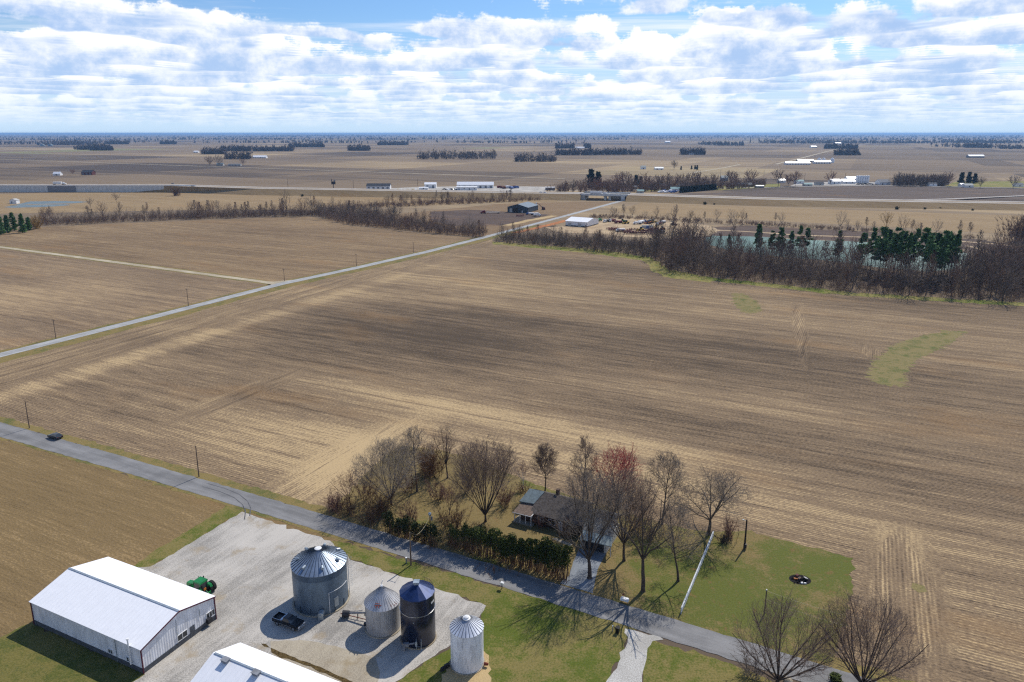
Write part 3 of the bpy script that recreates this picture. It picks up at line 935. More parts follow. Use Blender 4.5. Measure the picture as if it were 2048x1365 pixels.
# the bridge
bd = HW[6] - HW[5]
br = thing("highway_bridge", "concrete highway bridge on three piers over the far road", "bridge", Vector((HW[5].x, HW[5].y, 0)), math.atan2(bd.y, bd.x))
BL = math.hypot(bd.x, bd.y)
MB().box((BL / 2, 8, 6.35), (BL + 2, 16.4, 1.5)).box((BL / 2, 26, 6.35), (BL + 2, 16.4, 1.5)).build("deck", M['conc_wall'], br)
MB().box((BL / 2, 0.1, 7.5), (BL + 2, 0.3, 0.8)).build("guardrail", M['conc_wall'], br)
MB().box((BL / 2, 34.0, 7.5), (BL + 2, 0.3, 0.8)).build("guardrail", M['conc_wall'], br)
for x, y, w in ((1.0, 5, 8.0), (BL - 5.0, 3, 5.0)):
    MB().box((x, y + 12, 2.8), (w, 30, 5.58)).build("abutment", M['conc_wall'], br)
for x in (BL * 0.52, BL * 0.62):
    MB().box((x, 8, 2.5), (3.0, 8, 5.0)).box((x, 8, 5.2), (5.0, 13, 0.78)).build("pier", M['conc_wall'], br)
MB().box((BL * 0.72, 26, 2.8), (12, 8, 5.58)).build("pier", M['conc_wall'], br)

# ------------------------------------------------------------------ gabled buildings
def gable(name, label, cat, A, B, depth, h, risez, wall, roof, overhang=0.3, group=None, eave_t=0.12, ridge='perp', trim=None):
    """A to B is the gable end, the ridge runs `depth` metres from it (to the left of A->B)"""
    d = (B - A).to_2d()
    w = d.length
    rz = math.atan2(d.y, d.x)
    t = thing(name, label, cat, (A.x, A.y, 0), rz, group)
    mb = MB()
    p = [(0, 0, 0), (w, 0, 0), (w, 0, h), (w / 2, 0, h + risez), (0, 0, h)]
    q = [(x, depth, z) for x, y, z in p]
    n = 5
    mb.face_ids(p + q, [(0, 1, 2, 3, 4), (9, 8, 7, 6, 5), (1, 6, 7, 2), (5, 0, 4, 9)])
    mb.build("wall", wall, t)
    mb = MB()
    k = risez / (w / 2)
    o = overhang
    th = eave_t
    pr = [(-o, h - k * o), (w / 2, h + risez), (w + o, h - k * o), (w + o, h - k * o + th), (w / 2, h + risez + th), (-o, h - k * o + th)]
    f = [(x, -o, z + 0.01) for x, z in pr] + [(x, depth + o, z + 0.01) for x, z in pr]
    mb.face_ids(f, [(0, 1, 7, 6), (1, 2, 8, 7), (2, 3, 9, 8), (3, 4, 10, 9), (4, 5, 11, 10), (5, 0, 6, 11), (0, 5, 4, 1), (1, 4, 3, 2), (6, 7, 10, 11), (7, 8, 9, 10)])
    mb.build("roof", roof, t)
    return t, w


def win(parent, x, z, w, h, y=0.0, axis='x', sgn=-1, panes=2, frame=None):
    """a window on a wall: frame with glass set in it (pane is a sub-part)"""
    f = MB()
    g = MB()
    fw = 0.07
    def bx(mb, cx, cz, sx, sz, dep, off):
        if axis == 'x':
            mb.box((cx, y + sgn * off, cz), (sx, dep, sz))
        else:
            mb.box((y + sgn * off, cx, cz), (dep, sx, sz))
    bx(f, x, z + h / 2, w + 2 * fw, fw, 0.10, 0.05)
    bx(f, x, z - h / 2, w + 2 * fw, fw, 0.10, 0.05)
    for i in range(panes + 1):
        bx(f, x - w / 2 + w * i / panes, z, fw, h, 0.10, 0.05)
    bx(g, x, z, w, h, 0.04, 0.03)
    fo = f.build("window", frame or M['white'], parent)
    g.build("pane", M['glass'], fo)
    return fo


# the white machine shed
bA, bB, bC = at(70, 1249), at(288, 1348), at(434, 1240)
dl = (bB - bA)
L1 = dl.length
dirl = dl.normalized()
nrm = Vector((-dirl.y, dirl.x, 0))
W1 = (bC - bB).dot(nrm)
Eh = rise((288, 1348), 1298.5)
barn = thing("machine_shed", "long white steel machine shed with dark red corner trim and charcoal base", "shed", (bB.x, bB.y, 0), math.atan2(nrm.y, nrm.x))
# local x: across the gable end (0..W1), local y: back along the shed (0..L1)
RZ = 1.95
h = Eh
mb = MB()
p = [(0, 0, 0.9), (W1, 0, 0.9), (W1, 0, h), (W1 / 2, 0, h + RZ), (0, 0, h)]
q = [(x, L1, z) for x, y, z in p]
mb.face_ids(p + q, [(0, 1, 2, 3, 4), (9, 8, 7, 6, 5), (1, 6, 7, 2), (5, 0, 4, 9)])
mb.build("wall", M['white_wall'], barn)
MB().box((W1 / 2, -0.02, 0.45), (W1 + 0.1, 0.06, 0.9)).box((W1 / 2, L1 + 0.02, 0.45), (W1 + 0.1, 0.06, 0.9)).box((-0.02, L1 / 2, 0.45), (0.06, L1 - 0.06, 0.9)).box((W1 + 0.02, L1 / 2, 0.45), (0.06, L1 - 0.06, 0.9)).build("wainscot", M['wainscot'], barn)
o_ = 0.25
k_ = RZ / (W1 / 2)
for sgn in (0, 1):
    pr = [(-o_, h - k_ * o_), (W1 / 2, h + RZ)] if sgn == 0 else [(W1 / 2, h + RZ), (W1 + o_, h - k_ * o_)]
    mb = MB()
    f = []
    for yy in (-o_, L1 + o_):
        for x, z in pr:
            f.append((x, yy, z + 0.02))
        for x, z in reversed(pr):
            f.append((x, yy, z + 0.10))
    mb.face_ids(f, [(0, 1, 2, 3), (7, 6, 5, 4), (0, 4, 5, 1), (1, 5, 6, 2), (2, 6, 7, 3), (3, 7, 4, 0)])
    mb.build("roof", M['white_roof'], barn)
MB().box((W1 / 2, L1 / 2, h + RZ + 0.12), (0.35, L1 + 0.5, 0.05)).build("ridge_cap", M['galv_plain'], barn)
mb = MB()
for x, y in ((-0.06, -0.06), (W1 + 0.06, -0.06), (-0.06, L1 + 0.06), (W1 + 0.06, L1 + 0.06)):
    MB().box((x, y, h / 2), (0.16, 0.16, h)).build("corner_trim", M['red_trim'], barn)
for yy in (-0.28, L1 + 0.28):
    sl = math.atan2(RZ, W1 / 2)
    ln = math.hypot(RZ, W1 / 2) + o_
    MB().box((W1 / 4 - 0.1, yy, h + RZ / 2 - 0.06), (ln, 0.05, 0.22), ry=-sl).build("rake_trim", M['red_trim'], barn)
    MB().box((W1 * 3 / 4 + 0.1, yy, h + RZ / 2 - 0.06), (ln, 0.05, 0.22), ry=sl).build("rake_trim", M['red_trim'], barn)
win(barn, W1 * 0.52, 1.62, 1.9, 1.1, 0.0, 'x', -1, 2)
win(barn, W1 * 0.93, 1.75, 1.7, 1.1, 0.0, 'x', -1, 3)
win(barn, L1 * 0.115, 1.5, 1.0, 0.75, 0.0, 'y', -1, 2)
win(barn, L1 * 0.275, 1.5, 1.0, 0.75, 0.0, 'y', -1, 2)
MB().box((W1 * 0.66, -0.04, 1.05), (0.95, 0.06, 2.05)).build("door", M['wainscot'], barn)
MB().box((W1 * 0.78, -0.06, 3.2), (0.06, 0.05, 1.6)).build("conduit", M['galv_plain'], barn)
MB().box((W1 * 0.46, -0.03, h / 2 + 1.2), (0.06, 0.04, h - 1.0)).build("conduit", M['galv_plain'], barn)
MB().tube((-0.35, L1 * 0.085, 1.2), (-0.35, L1 * 0.085, h + 1.1), 0.13, n=10).tube((-0.35, L1 * 0.085, h + 1.15), (-0.35, L1 * 0.085, h + 1.35), 0.22, n=10).build("flue_pipe", M['white'], barn)
MB().box((-0.05, L1 * 0.22, h / 2), (0.08, 0.10, h)).build("downspout", M['galv_plain'], barn)
MB().box((W1 * 0.885, -0.35, 1.05), (0.9, 0.6, 0.8)).build("air_conditioner", M['dark_steel'], barn)

# the second shed, only its roof in view
rA, rB = at(433, 1309, 7.2), at(481, 1289, 5.3)
sh2 = thing("machine_shed", "second white shed cut off by the bottom edge, small roof vents along its ridge", "shed", (rB.x, rB.y, 0), math.atan2(-nrm.y, -nrm.x))
W2 = 2 * abs((rA - rB).dot(nrm))
L2 = 34.0
mb = MB()
e2, z2, r2 = 5.3, 7.2, 0
p = [(0, 0, 0), (W2, 0, 0), (W2, 0, e2), (W2 / 2, 0, z2), (0, 0, e2)]
q = [(x, L2, z) for x, y, z in p]
mb.face_ids(p + q, [(0, 1, 2, 3, 4), (9, 8, 7, 6, 5), (1, 6, 7, 2), (5, 0, 4, 9)])
mb.build("wall", M['white_wall'], sh2)
for a, b in (((-0.25, e2 - 0.06), (W2 / 2, z2)), ((W2 / 2, z2), (W2 + 0.25, e2 - 0.06))):
    mb = MB()
    f = []
    for yy in (-0.3, L2 + 0.3):
        f += [(a[0], yy, a[1] + 0.02), (b[0], yy, b[1] + 0.02), (b[0], yy, b[1] + 0.1), (a[0], yy, a[1] + 0.1)]
    mb.face_ids(f, [(0, 1, 2, 3), (7, 6, 5, 4), (0, 4, 5, 1), (1, 5, 6, 2), (2, 6, 7, 3), (3, 7, 4, 0)])
    mb.build("roof", M['white_roof'], sh2)
MB().box((W2 / 2, L2 / 2, z2 + 0.12), (0.3, L2, 0.05)).build("ridge_cap", M['galv_plain'], sh2)
for yy in (2.7, 8.6, 14.5):
    MB().box((W2 / 2 + 0.5, yy, z2 + 0.16), (0.75, 1.0, 0.4)).box((W2 / 2 + 0.5, yy, z2 + 0.39), (0.95, 1.2, 0.06)).build("roof_vent", M['grey'], sh2)

# ------------------------------------------------------------------ grain bins and tanks
def ladder(mb, x, y, z0, z1, w=0.45, tang=(0, 1), rungs=0.5, r=0.03, cage=False):
    t = Vector((tang[0], tang[1], 0)).normalized() * (w / 2)
    for s in (-1, 1):
        mb.tube((x + s * t.x, y + s * t.y, z0), (x + s * t.x, y + s * t.y, z1), r, n=5)
    z = z0 + 0.3
    while z < z1:
        mb.tube((x - t.x, y - t.y, z), (x + t.x, y + t.y, z), r * 0.8, n=4)
        z += rungs
    return mb


def cone_roof(r, z0, z1, rt, n):
    return MB().lathe([(r, z0), (r + 0.02, z0 + 0.06), (rt, z1)], n, smooth=False)


def seams(r, z0, z1, rt, n, w=0.05, hgt=0.09):
    mb = MB()
    for i in range(n):
        t = 2 * math.pi * (i + 0.5) / n
        c, s = math.cos(t), math.sin(t)
        a, b = Vector((c * r, s * r, z0 + 0.06)), Vector((c * rt, s * rt, z1))
        tg = Vector((-s, c, 0)) * (w / 2)
        up = Vector((0, 0, hgt))
        mb.face_ids([a - tg, a + tg, b + tg * 0.6, b - tg * 0.6, a - tg + up, a + tg + up, b + tg * 0.6 + up, b - tg * 0.6 + up],
                    [(4, 5, 6, 7), (0, 1, 5, 4), (1, 2, 6, 5), (2, 3, 7, 6), (3, 0, 4, 7)])
    return mb


def ring(mb, r, z, t=0.03, n=48, a0=0, a1=2 * math.pi):
    pr = None
    for i in range(n + 1):
        a = a0 + (a1 - a0) * i / n
        q = (r * math.cos(a), r * math.sin(a), z)
        if pr:
            mb.tube(pr, q, t, n=4, caps=False)
        pr = q
    return mb


# big corrugated bin
RB, HB, PB = 4.75, 7.75, 10.25
gb = thing("grain_bin", "largest grain bin, blue grey corrugated steel with a ribbed cone roof and vents", "grain bin", (-34.4, 113.4, 0), 0)
MB().lathe([(RB + 0.3, 0), (RB + 0.3, 0.22)], 48, smooth=False).build("base", M['concrete'], gb)
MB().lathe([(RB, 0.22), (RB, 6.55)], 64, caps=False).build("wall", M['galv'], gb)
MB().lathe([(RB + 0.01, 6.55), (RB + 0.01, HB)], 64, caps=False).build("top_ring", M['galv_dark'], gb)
rf = cone_roof(RB + 0.12, HB, PB, 0.6, 36).build("roof", M['bin_roof'], gb)
seams(RB + 0.12, HB, PB, 0.6, 36).build("seam", M['bin_seam'], rf)
MB().lathe([(0.62, PB - 0.1), (0.62, PB + 0.12), (0.35, PB + 0.22)], 20, smooth=False).build("roof_cap", M['white'], gb)
for k in range(7):
    a = 2 * math.pi * k / 7 - math.pi / 2 - 0.48
    rr = RB * 0.76
    zz = HB + (PB - HB) * (1 - rr / RB)
    c = Vector((rr * math.cos(a), rr * math.sin(a), zz))
    d = Vector((math.cos(a), math.sin(a), 0))
    MB().tube(c, c + Vector((0, 0, 0.45)), 0.22, n=10).tube(c + Vector((0, 0, 0.42)) - d * 0.25, c + Vector((0, 0, 0.30)) + d * 0.4, 0.26, n=10).build("roof_vent", M['galv_plain'], gb)
mb = MB()
ring(mb, RB * 0.62, HB + (PB - HB) * 0.40, 0.035, 30, R(200), R(300))
mb.build("roof_rail", M['bin_seam'], gb)
mb = MB()
la = R(8)
ladder(mb, (RB + 0.25) * math.cos(la), (RB + 0.25) * math.sin(la), 0.6, HB + 0.9, 0.5, (-math.sin(la), math.cos(la)))
for z in np.arange(2.6, HB + 0.8, 0.9):
    c = Vector(((RB + 0.55) * math.cos(la), (RB + 0.55) * math.sin(la), z))
    for i in range(8):
        a0, a1 = la - 1.7 + 3.4 * i / 8, la - 1.7 + 3.4 * (i + 1) / 8
        mb.tube(c + Vector((0.38 * math.cos(a0), 0.38 * math.sin(a0), 0)), c + Vector((0.38 * math.cos(a1), 0.38 * math.sin(a1), 0)), 0.02, n=4, caps=False)
mb.build("ladder", M['galv_plain'], gb)
for i in range(14):
    a = 2 * math.pi * i / 14 + 0.1
    MB().box(((RB + 0.04) * math.cos(a), (RB + 0.04) * math.sin(a), 0.85), (0.06, 0.12, 1.2), rz=a).build("stiffener", M['bin_seam'], gb)
da = R(-42)
MB().box(((RB + 0.05) * math.cos(da), (RB + 0.05) * math.sin(da), 1.9), (0.12, 0.8, 1.7), rz=da).build("door", M['galv_plain'], gb)
MB().tube(((RB + 0.1) * math.cos(R(-58)), (RB + 0.1) * math.sin(R(-58)), 0.3), ((RB + 0.1) * math.cos(R(-58)), (RB + 0.1) * math.sin(R(-58)), 4.2), 0.05, n=6).build("conduit", M['white'], gb)
mb = MB()
ring(mb, RB + 0.07, 4.2, 0.045, 14, R(-58), R(-5))
mb.build("conduit", M['white'], gb)
fc = Vector((1.35, -5.5, 0))
MB().tube(fc + Vector((0, -0.35, 0.95)), fc + Vector((0, 0.75, 0.95)), 0.5, n=16).box(fc + Vector((0, 0.2, 0.25)), (0.9, 0.9, 0.5)).box(fc + Vector((0, -0.42, 0.95)), (0.25, 0.2, 0.25)).build("aeration_fan", M['galv_plain'], gb)

# auger between the bins
au = thing("unloading_auger", "dark unloading auger lying on the gravel between the two largest grey bins", "auger", (-29.0, 108.6, 0))
MB().tube((-0.4, -0.2, 0.75), (0.75, -0.2, 0.75), 0.62, 0.55, 12).build("motor_housing", M['dark_steel'], au)
MB().tube((0.5, -0.2, 0.9), (4.6, -1.2, 1.75), 0.16, n=8).tube((0.6, -0.1, 1.15), (3.2, -0.7, 1.75), 0.06, n=6).build("auger_tube", M['grey'], au)
MB().box((2.3, -0.75, 0.55), (0.08, 0.08, 1.1)).box((2.3, -0.4, 0.55), (0.08, 0.08, 1.1)).build("support_leg", M['dark_steel'], au)
MB().tube((-0.9, 0.3, 0.5), (4.2, -1.3, 0.35), 0.07, n=6).build("drag_rail", M['rust'], au)

# old bin
RO, HO, PO = 2.9, 5.0, 7.75
ob = thing("grain_bin", "old grey grain bin with a steep rusting ribbed roof and hooked cap", "grain bin", (-21.95, 106.1, 0))
MB().lathe([(RO + 0.25, 0), (RO + 0.25, 0.18)], 40, smooth=False).build("base", M['concrete'], ob)
MB().lathe([(RO, 0.18), (RO, HO)], 56, caps=False).build("wall", M['old_wall'], ob)
rf = cone_roof(RO + 0.12, HO, PO, 0.22, 34).build("roof", M['old_roof'], ob)
seams(RO + 0.12, HO, PO, 0.22, 34, 0.035, 0.05).build("seam", M['grey'], rf)
mb = MB()
rr = random.Random(5)
for i in range(26):
    a = R(rr.uniform(-55, -8))
    f0 = rr.uniform(0.5, 0.9)
    f1 = f0 + rr.uniform(0.03, 0.12)
    pts = []
    for f in (f0, min(f1, 0.98)):
        rad = (RO + 0.12) * f
        z = HO + 0.06 + (PO - HO) * (1 - f) + 0.035
        for s in (-1, 1):
            aa = a + s * 0.02 * rr.uniform(0.5, 1.6)
            pts.append((rad * math.cos(aa), rad * math.sin(aa), z))
    mb.face_ids(pts, [(0, 1, 3, 2)])
mb.build("rust_patch", M['rust'], rf)
mb = MB().tube((0, 0, PO - 0.05), (0, 0, PO + 0.28), 0.25, 0.2, 12)
mb.tube((0, 0, PO + 0.25), (0, 0, PO + 0.75), 0.05, n=6).tube((0, 0, PO + 0.75), (0.22, 0, PO + 1.0), 0.05, n=6).tube((0.22, 0, PO + 1.0), (0.25, 0, PO + 1.25), 0.05, n=6)
mb.build("roof_cap", M['white'], ob)
ha = R(-100)
mb = MB()
rad = RO * 0.72
z = HO + (PO - HO) * 0.28
c = Vector((rad * math.cos(ha), rad * math.sin(ha), z + 0.15))
mb.box(c + Vector((0, 0, 0)), (0.75, 0.12, 0.12), rz=ha + math.pi / 2).box(c + Vector((0.1, -0.25, -0.15)), (1.1, 0.1, 0.1)).box(c + Vector((-0.2, -0.4, -0.2)), (0.1, 0.7, 0.1)).box(c + Vector((0.25, -0.4, -0.2)), (0.1, 0.7, 0.1))
mb.build("roof_hatch", M['rust'], ob)
MB().box((-RO * 0.99, -0.35, 2.6), (0.3, 0.4, 0.3)).build("electric_box", M['dark_steel'], ob)
MB().box((-RO * 1.02, -0.7, 1.0), (0.4, 0.5, 0.35)).build("electric_box", M['dark_steel'], ob)

# dark blue tank
RN, HN, PN = 2.85, 8.8, 10.15
nb = thing("storage_tank", "tall dark blue steel tank with a pale hoop and square roof hatch", "tank", (-15.6, 103.4, 0))
MB().lathe([(RN + 0.18, 0), (RN + 0.18, 0.2)], 40, smooth=False).build("base", M['concrete'], nb)
MB().lathe([(RN, 0.2), (RN, 3.0), (RN + 0.012, 3.02), (RN + 0.012, 5.9), (RN, 5.92), (RN, HN)], 36, smooth=True, caps=False).build("wall", M['navy'], nb)
MB().lathe([(RN + 0.06, HN - 0.12), (RN + 0.08, HN + 0.06), (0.45, PN)], 14, smooth=False).build("roof", M['navy_roof'], nb)
mb = MB()
ring(mb, RN + 0.04, 5.95, 0.055, 60)
mb.build("hoop", M['chrome'], nb)
MB().box((-0.05, 0.0, PN + 0.22), (0.8, 0.8, 0.55), taper=1.25).build("roof_hatch", M['galv_plain'], nb)
mb = MB()
for i in range(9):
    a0, a1 = R(5 + i * 8), R(5 + i * 8 + 8)
    mb.tube((2.6 * math.cos(a0), 2.6 * math.sin(a0), HN + 0.9), (2.6 * math.cos(a1), 2.6 * math.sin(a1), HN + 0.9), 0.025, n=4)
    mb.tube((2.6 * math.cos(a0), 2.6 * math.sin(a0), HN), (2.6 * math.cos(a0), 2.6 * math.sin(a0), HN + 0.9), 0.025, n=4)
mb.build("roof_rail", M['dark_steel'], nb)
MB().box((-1.6, -3.0, 1.05), (0.9, 0.5, 0.5)).box((-1.95, -3.1, 0.5), (0.35, 0.4, 1.0)).tube((-1.4, -3.0, 1.05), (-0.2, -2.9, 1.2), 0.16, n=8).build("unloader", M['grey'], nb)
mb = MB()
for x in (0.05, 0.85):
    mb.tube((x, -3.15, 0.05), (x, -3.15, 1.7), 0.05, n=6).tube((x, -3.15, 1.7), (x, -2.85, 1.9), 0.05, n=6)
mb.box((0.05, -3.2, 1.25), (0.32, 0.12, 0.8)).tube((0.05, -3.15, 0.7), (0.85, -3.15, 0.7), 0.04, n=6)
mb.build("pipe_stand", M['galv_plain'], nb)
mb = MB()
la = R(-14)
for i in range(6):   # the maker's plate is too small in the photo to read: a run of pale dashes round the wall
    a = R(-30 + i * 3.2)
    mb.box(((RN + 0.01) * math.cos(a), (RN + 0.01) * math.sin(a), 7.55), (0.03, 0.10, 0.34 if i % 2 else 0.28), rz=a)
mb.build("sign_lettering", M['white'], nb)
MB().box((-0.35, -RN - 0.02, 4.9), (0.12, 0.05, 0.16)).build("badge", M['galv_plain'], nb)

# white silo
RW, HWT, PW = 2.6, 6.6, 8.2
ws = thing("silo", "whitewashed stave silo with a ribbed aluminium cone roof and round cap", "silo", (-7.1, 97.5, 0))
MB().lathe([(RW + 0.22, 0), (RW + 0.22, 0.16)], 40, smooth=False).build("base", M['concrete'], ws)
MB().lathe([(RW, 0.16), (RW, HWT)], 56, caps=False).build("wall", M['stave'], ws)
rf = cone_roof(RW + 0.1, HWT, PW, 0.4, 26).build("roof", M['alu'], ws)
seams(RW + 0.1, HWT, PW, 0.4, 26, 0.05, 0.06).build("seam", M['bin_seam'], rf)
MB().lathe([(0.62, PW - 0.15), (0.62, PW + 0.02), (0.42, PW + 0.08), (0.42, PW + 0.26), (0.2, PW + 0.36)], 20, smooth=False).build("roof_cap", M['white'], ws)
mb = MB()
rl = None
for i in range(13):
    a = R(150 + i * 11)
    f = 0.30 + 0.42 * math.sin(math.pi * i / 16)
    q = Vector(((RW) * f * math.cos(a), RW * f * math.sin(a), HWT + (PW - HWT) * (1 - f) + 0.14))
    if rl:
        mb.tube(rl, q, 0.03, n=5)
    rl = q
mb.build("roof_rail", M['galv_plain'], ws)
MB().tube((RW + 0.1, -0.8, 0.5), (RW + 0.75, -0.95, 0.55), 0.28, 0.2, 10).build("outlet", M['rust'], ws)
mb = MB()
for i in range(5):
    mb.box((-2.9 - 0.25 * i, -0.9 - 0.25 * i, 0.3 + 0.1 * (i % 3)), (0.35, 0.3, 0.6 + 0.2 * (i % 2)), rz=i)
mb.build("junk_box", M['dark_steel'], ws)

# ------------------------------------------------------------------ vehicles
def car_wheels(t, xs, ys, r, w, rimc):
    for x in xs:
        for s in (-1, 1):
            o = MB().wheel((x, s * ys, r), r, w, 18).build("wheel", M['rubber'], t)
            MB().wheel((x, s * (ys + w / 2), r), r * 0.6, 0.05, 14).build("rim", rimc, o)


def pickup(label, loc, rz, paint, rail=None, scale=1.0):
    t = thing("pickup_truck", label, "pickup truck", loc, rz)
    mb = MB()
    # lower body with hood and box sides, 5.7 m long, nose towards +x
    mb.side([(-2.85, 0.55), (2.8, 0.5), (2.85, 0.8), (2.75, 1.08), (1.15, 1.18), (0.95, 1.2), (-0.55, 1.2), (-0.55, 0.85), (-2.85, 0.85)], -0.92, 0.92)
    for y in (-0.87, 0.87):
        mb.box((-1.7, y, 1.03), (2.3, 0.10, 0.36))
    mb.box((-2.80, 0, 1.03), (0.10, 1.84, 0.36))
    mb.build("body", paint, t)
    mb = MB()
    mb.face_ids([(1.15, -0.86, 1.18), (1.15, 0.86, 1.18), (-0.62, 0.86, 1.18), (-0.62, -0.86, 1.18), (0.42, -0.70, 1.72), (0.42, 0.70, 1.72), (-0.50, 0.70, 1.72), (-0.50, -0.70, 1.72)],
                [(4, 5, 6, 7), (0, 1, 5, 4), (1, 2, 6, 5), (2, 3, 7, 6), (3, 0, 4, 7)])
    mb.build("cab_glass", M['glass'], t)
    MB().box((-0.04, 0, 1.74), (0.98, 1.42, 0.07), taper=0.93).build("cab_roof", paint, t)
    MB().box((-1.7, 0, 0.87), (2.2, 1.62, 0.04)).build("bed_floor", M['dark_steel'], t)
    mb = MB()
    for y in (-0.87, 0.87):
        mb.box((-1.75, y, 1.225), (2.2, 0.07, 0.035))
    mb.build("bed_rail", M['chrome'], t)
    MB().box((-0.86, 0, 1.22), (0.42, 1.76, 0.30)).build("tool_box", M['chrome'], t)
    MB().box((2.88, 0, 0.60), (0.14, 1.86, 0.22)).build("front_bumper", M['chrome'], t)
    MB().box((-2.92, 0, 0.60), (0.14, 1.80, 0.18)).build("rear_bumper", M['chrome'], t)
    MB().box((2.83, 0, 0.88), (0.06, 0.9, 0.22)).build("grille", M['chrome'], t)
    for y in (-0.68, 0.68):
        MB().box((2.82, y, 0.90), (0.07, 0.36, 0.2)).build("headlight", M['white'], t)
    mb = MB()
    for y in (-0.97, 0.97):
        mb.box((0.9, y, 1.28), (0.12, 0.18, 0.2))
    mb.build("mirror", paint, t)
    MB().box((0.0, -0.94, 0.62), (2.6, 0.03, 0.07)).box((0.0, 0.94, 0.62), (2.6, 0.03, 0.07)).build("side_trim", M['grey'], t)
    car_wheels(t, (-1.75, 1.75), 0.80, 0.38, 0.25, M['chrome'])
    return t


f0, f1 = at(558, 1249), at(586, 1259)
hd = math.atan2(f1.y - f0.y, f1.x - f0.x)
pc = at(577.5, 1247, 0.4)
pickup("black pickup truck with bright bed rails parked in the largest bin's shadow", (pc.x, pc.y, Z_GRAVEL), hd, M['black'])


def hatchback(label, loc, rz, paint, name="car", cat="car", group=None):
    t = thing(name, label, cat, loc, rz, group)
    mb = MB()
    mb.side([(-2.15, 0.35), (2.15, 0.32), (2.2, 0.62), (2.05, 0.80), (1.0, 0.95), (-1.95, 1.0), (-2.2, 0.75)], -0.88, 0.88)
    mb.build("body", paint, t)
    MB().face_ids([(1.15, -0.82, 0.93), (1.15, 0.82, 0.93), (-2.0, 0.82, 0.98), (-2.0, -0.82, 0.98), (0.3, -0.62, 1.42), (0.3, 0.62, 1.42), (-1.3, 0.62, 1.44), (-1.3, -0.62, 1.44)],
                  [(4, 5, 6, 7), (0, 1, 5, 4), (1, 2, 6, 5), (2, 3, 7, 6), (3, 0, 4, 7)]).build("cabin_glass", M['glass'], t)
    MB().box((-0.5, 0, 1.45), (1.6, 1.24, 0.05), taper=0.95).build("roof_panel", paint, t)
    for y in (-0.6, 0.6):
        MB().box((2.15, y, 0.66), (0.08, 0.34, 0.14)).build("headlight", M['white'], t)
        MB().box((-2.17, y, 0.8), (0.06, 0.3, 0.16)).build("tail_light", M['red'], t)
    car_wheels(t, (-1.3, 1.35), 0.78, 0.32, 0.2, M['grey'])
    return t


cp = at(111, 877)
cp = Vector((cp.x, cp.y, 0))
hatchback("dark car driving alone along the near road past the field corner", (cp.x, cp.y, Z_ROAD), GA + math.pi, M['car_dark'])

# tractor behind the machine shed
tp = bC + nrm * 3.8 - dirl * 8.3
tr = thing("tractor", "green farm tractor with big dual rear wheels beside the white shed", "tractor", (tp.x, tp.y, Z_GRAVEL), GA + math.pi)
MB().side([(0.35, 1.1), (2.75, 1.15), (2.85, 1.5), (2.7, 1.95), (0.5, 2.12), (0.35, 2.1)], -0.42, 0.42).build("hood", M['green'], tr)
MB().box((0.6, 0, 0.95), (3.8, 0.5, 0.5)).box((2.75, 0, 0.75), (0.9, 0.9, 0.4)).build("chassis", M['dark_steel'], tr)
MB().face_ids([(0.45, -0.8, 1.35), (0.45, 0.8, 1.35), (-1.25, 0.8, 1.35), (-1.25, -0.8, 1.35), (0.3, -0.78, 2.85), (0.3, 0.78, 2.85), (-1.2, 0.78, 2.85), (-1.2, -0.78, 2.85)],
              [(4, 5, 6, 7), (0, 1, 5, 4), (1, 2, 6, 5), (2, 3, 7, 6), (3, 0, 4, 7), (3, 2, 1, 0)]).build("cab_glass", M['glass'], tr)
MB().box((-0.45, 0, 2.97), (1.95, 1.8, 0.24), taper=0.9).build("cab_roof", M['green'], tr)
mb = MB()
for x, y in ((0.4, -0.8), (0.4, 0.8), (-1.23, -0.8), (-1.23, 0.8)):
    mb.box((x, y, 2.1), (0.09, 0.09, 1.55))
mb.build("cab_post", M['green'], tr)
for s in (-1, 1):
    MB().side([(-1.95, 1.5), (-1.7, 1.95), (-1.0, 2.05), (-0.3, 1.75), (-0.2, 1.55), (-1.0, 1.8)], s * 0.85, s * 1.35).build("fender", M['green'], tr)
    for j, y in enumerate((1.15, 1.85)):
        o = MB().wheel((-1.05, s * y, 0.98), 0.98, 0.5, 24).build("rear_wheel", M['rubber'], tr)
        MB().wheel((-1.05, s * (y + 0.2), 0.98), 0.55, 0.2, 18).build("rim", M['yellow'], o)
    o = MB().wheel((2.05, s * 0.95, 0.68), 0.68, 0.42, 20).build("front_wheel", M['rubber'], tr)
    MB().wheel((2.05, s * 1.15, 0.68), 0.38, 0.1, 16).build("rim", M['yellow'], o)
MB().tube((0.55, -0.55, 1.9), (0.55, -0.55, 3.2), 0.06, n=8).build("exhaust_pipe", M['dark_steel'], tr)
MB().box((-2.2, 0, 1.0), (0.15, 1.2, 0.15)).tube((-1.6, -0.45, 0.7), (-2.5, -0.5, 0.6), 0.07, n=6).tube((-1.6, 0.45, 0.7), (-2.5, 0.5, 0.6), 0.07, n=6).tube((-1.7, 0, 1.3), (-2.5, 0, 0.9), 0.06, n=6).build("hitch", M['green'], tr)
MB().box((-1.75, 0.2, 1.75), (0.06, 0.5, 0.45)).build("slow_vehicle_sign", M['orange'], tr)
MB().tube((0.4, -0.85, 2.5), (0.5, -1.45, 2.6), 0.03, n=5).box((0.5, -1.5, 2.5), (0.06, 0.25, 0.45)).tube((0.4, 0.85, 2.5), (0.5, 1.45, 2.6), 0.03, n=5).box((0.5, 1.5, 2.5), (0.06, 0.25, 0.45)).build("mirror", M['dark_steel'], tr)

# ------------------------------------------------------------------ the house
ho = at(1110, 1040)
hs = thing("house", "low farmhouse under bare trees, brown grey roof with a blue grey section and porch", "house", (ho.x, ho.y, 0), GA)
MB().box((0.3, -0.9, 1.25), (13.6, 5.4, 2.5)).build("wall", M['brick'], hs)


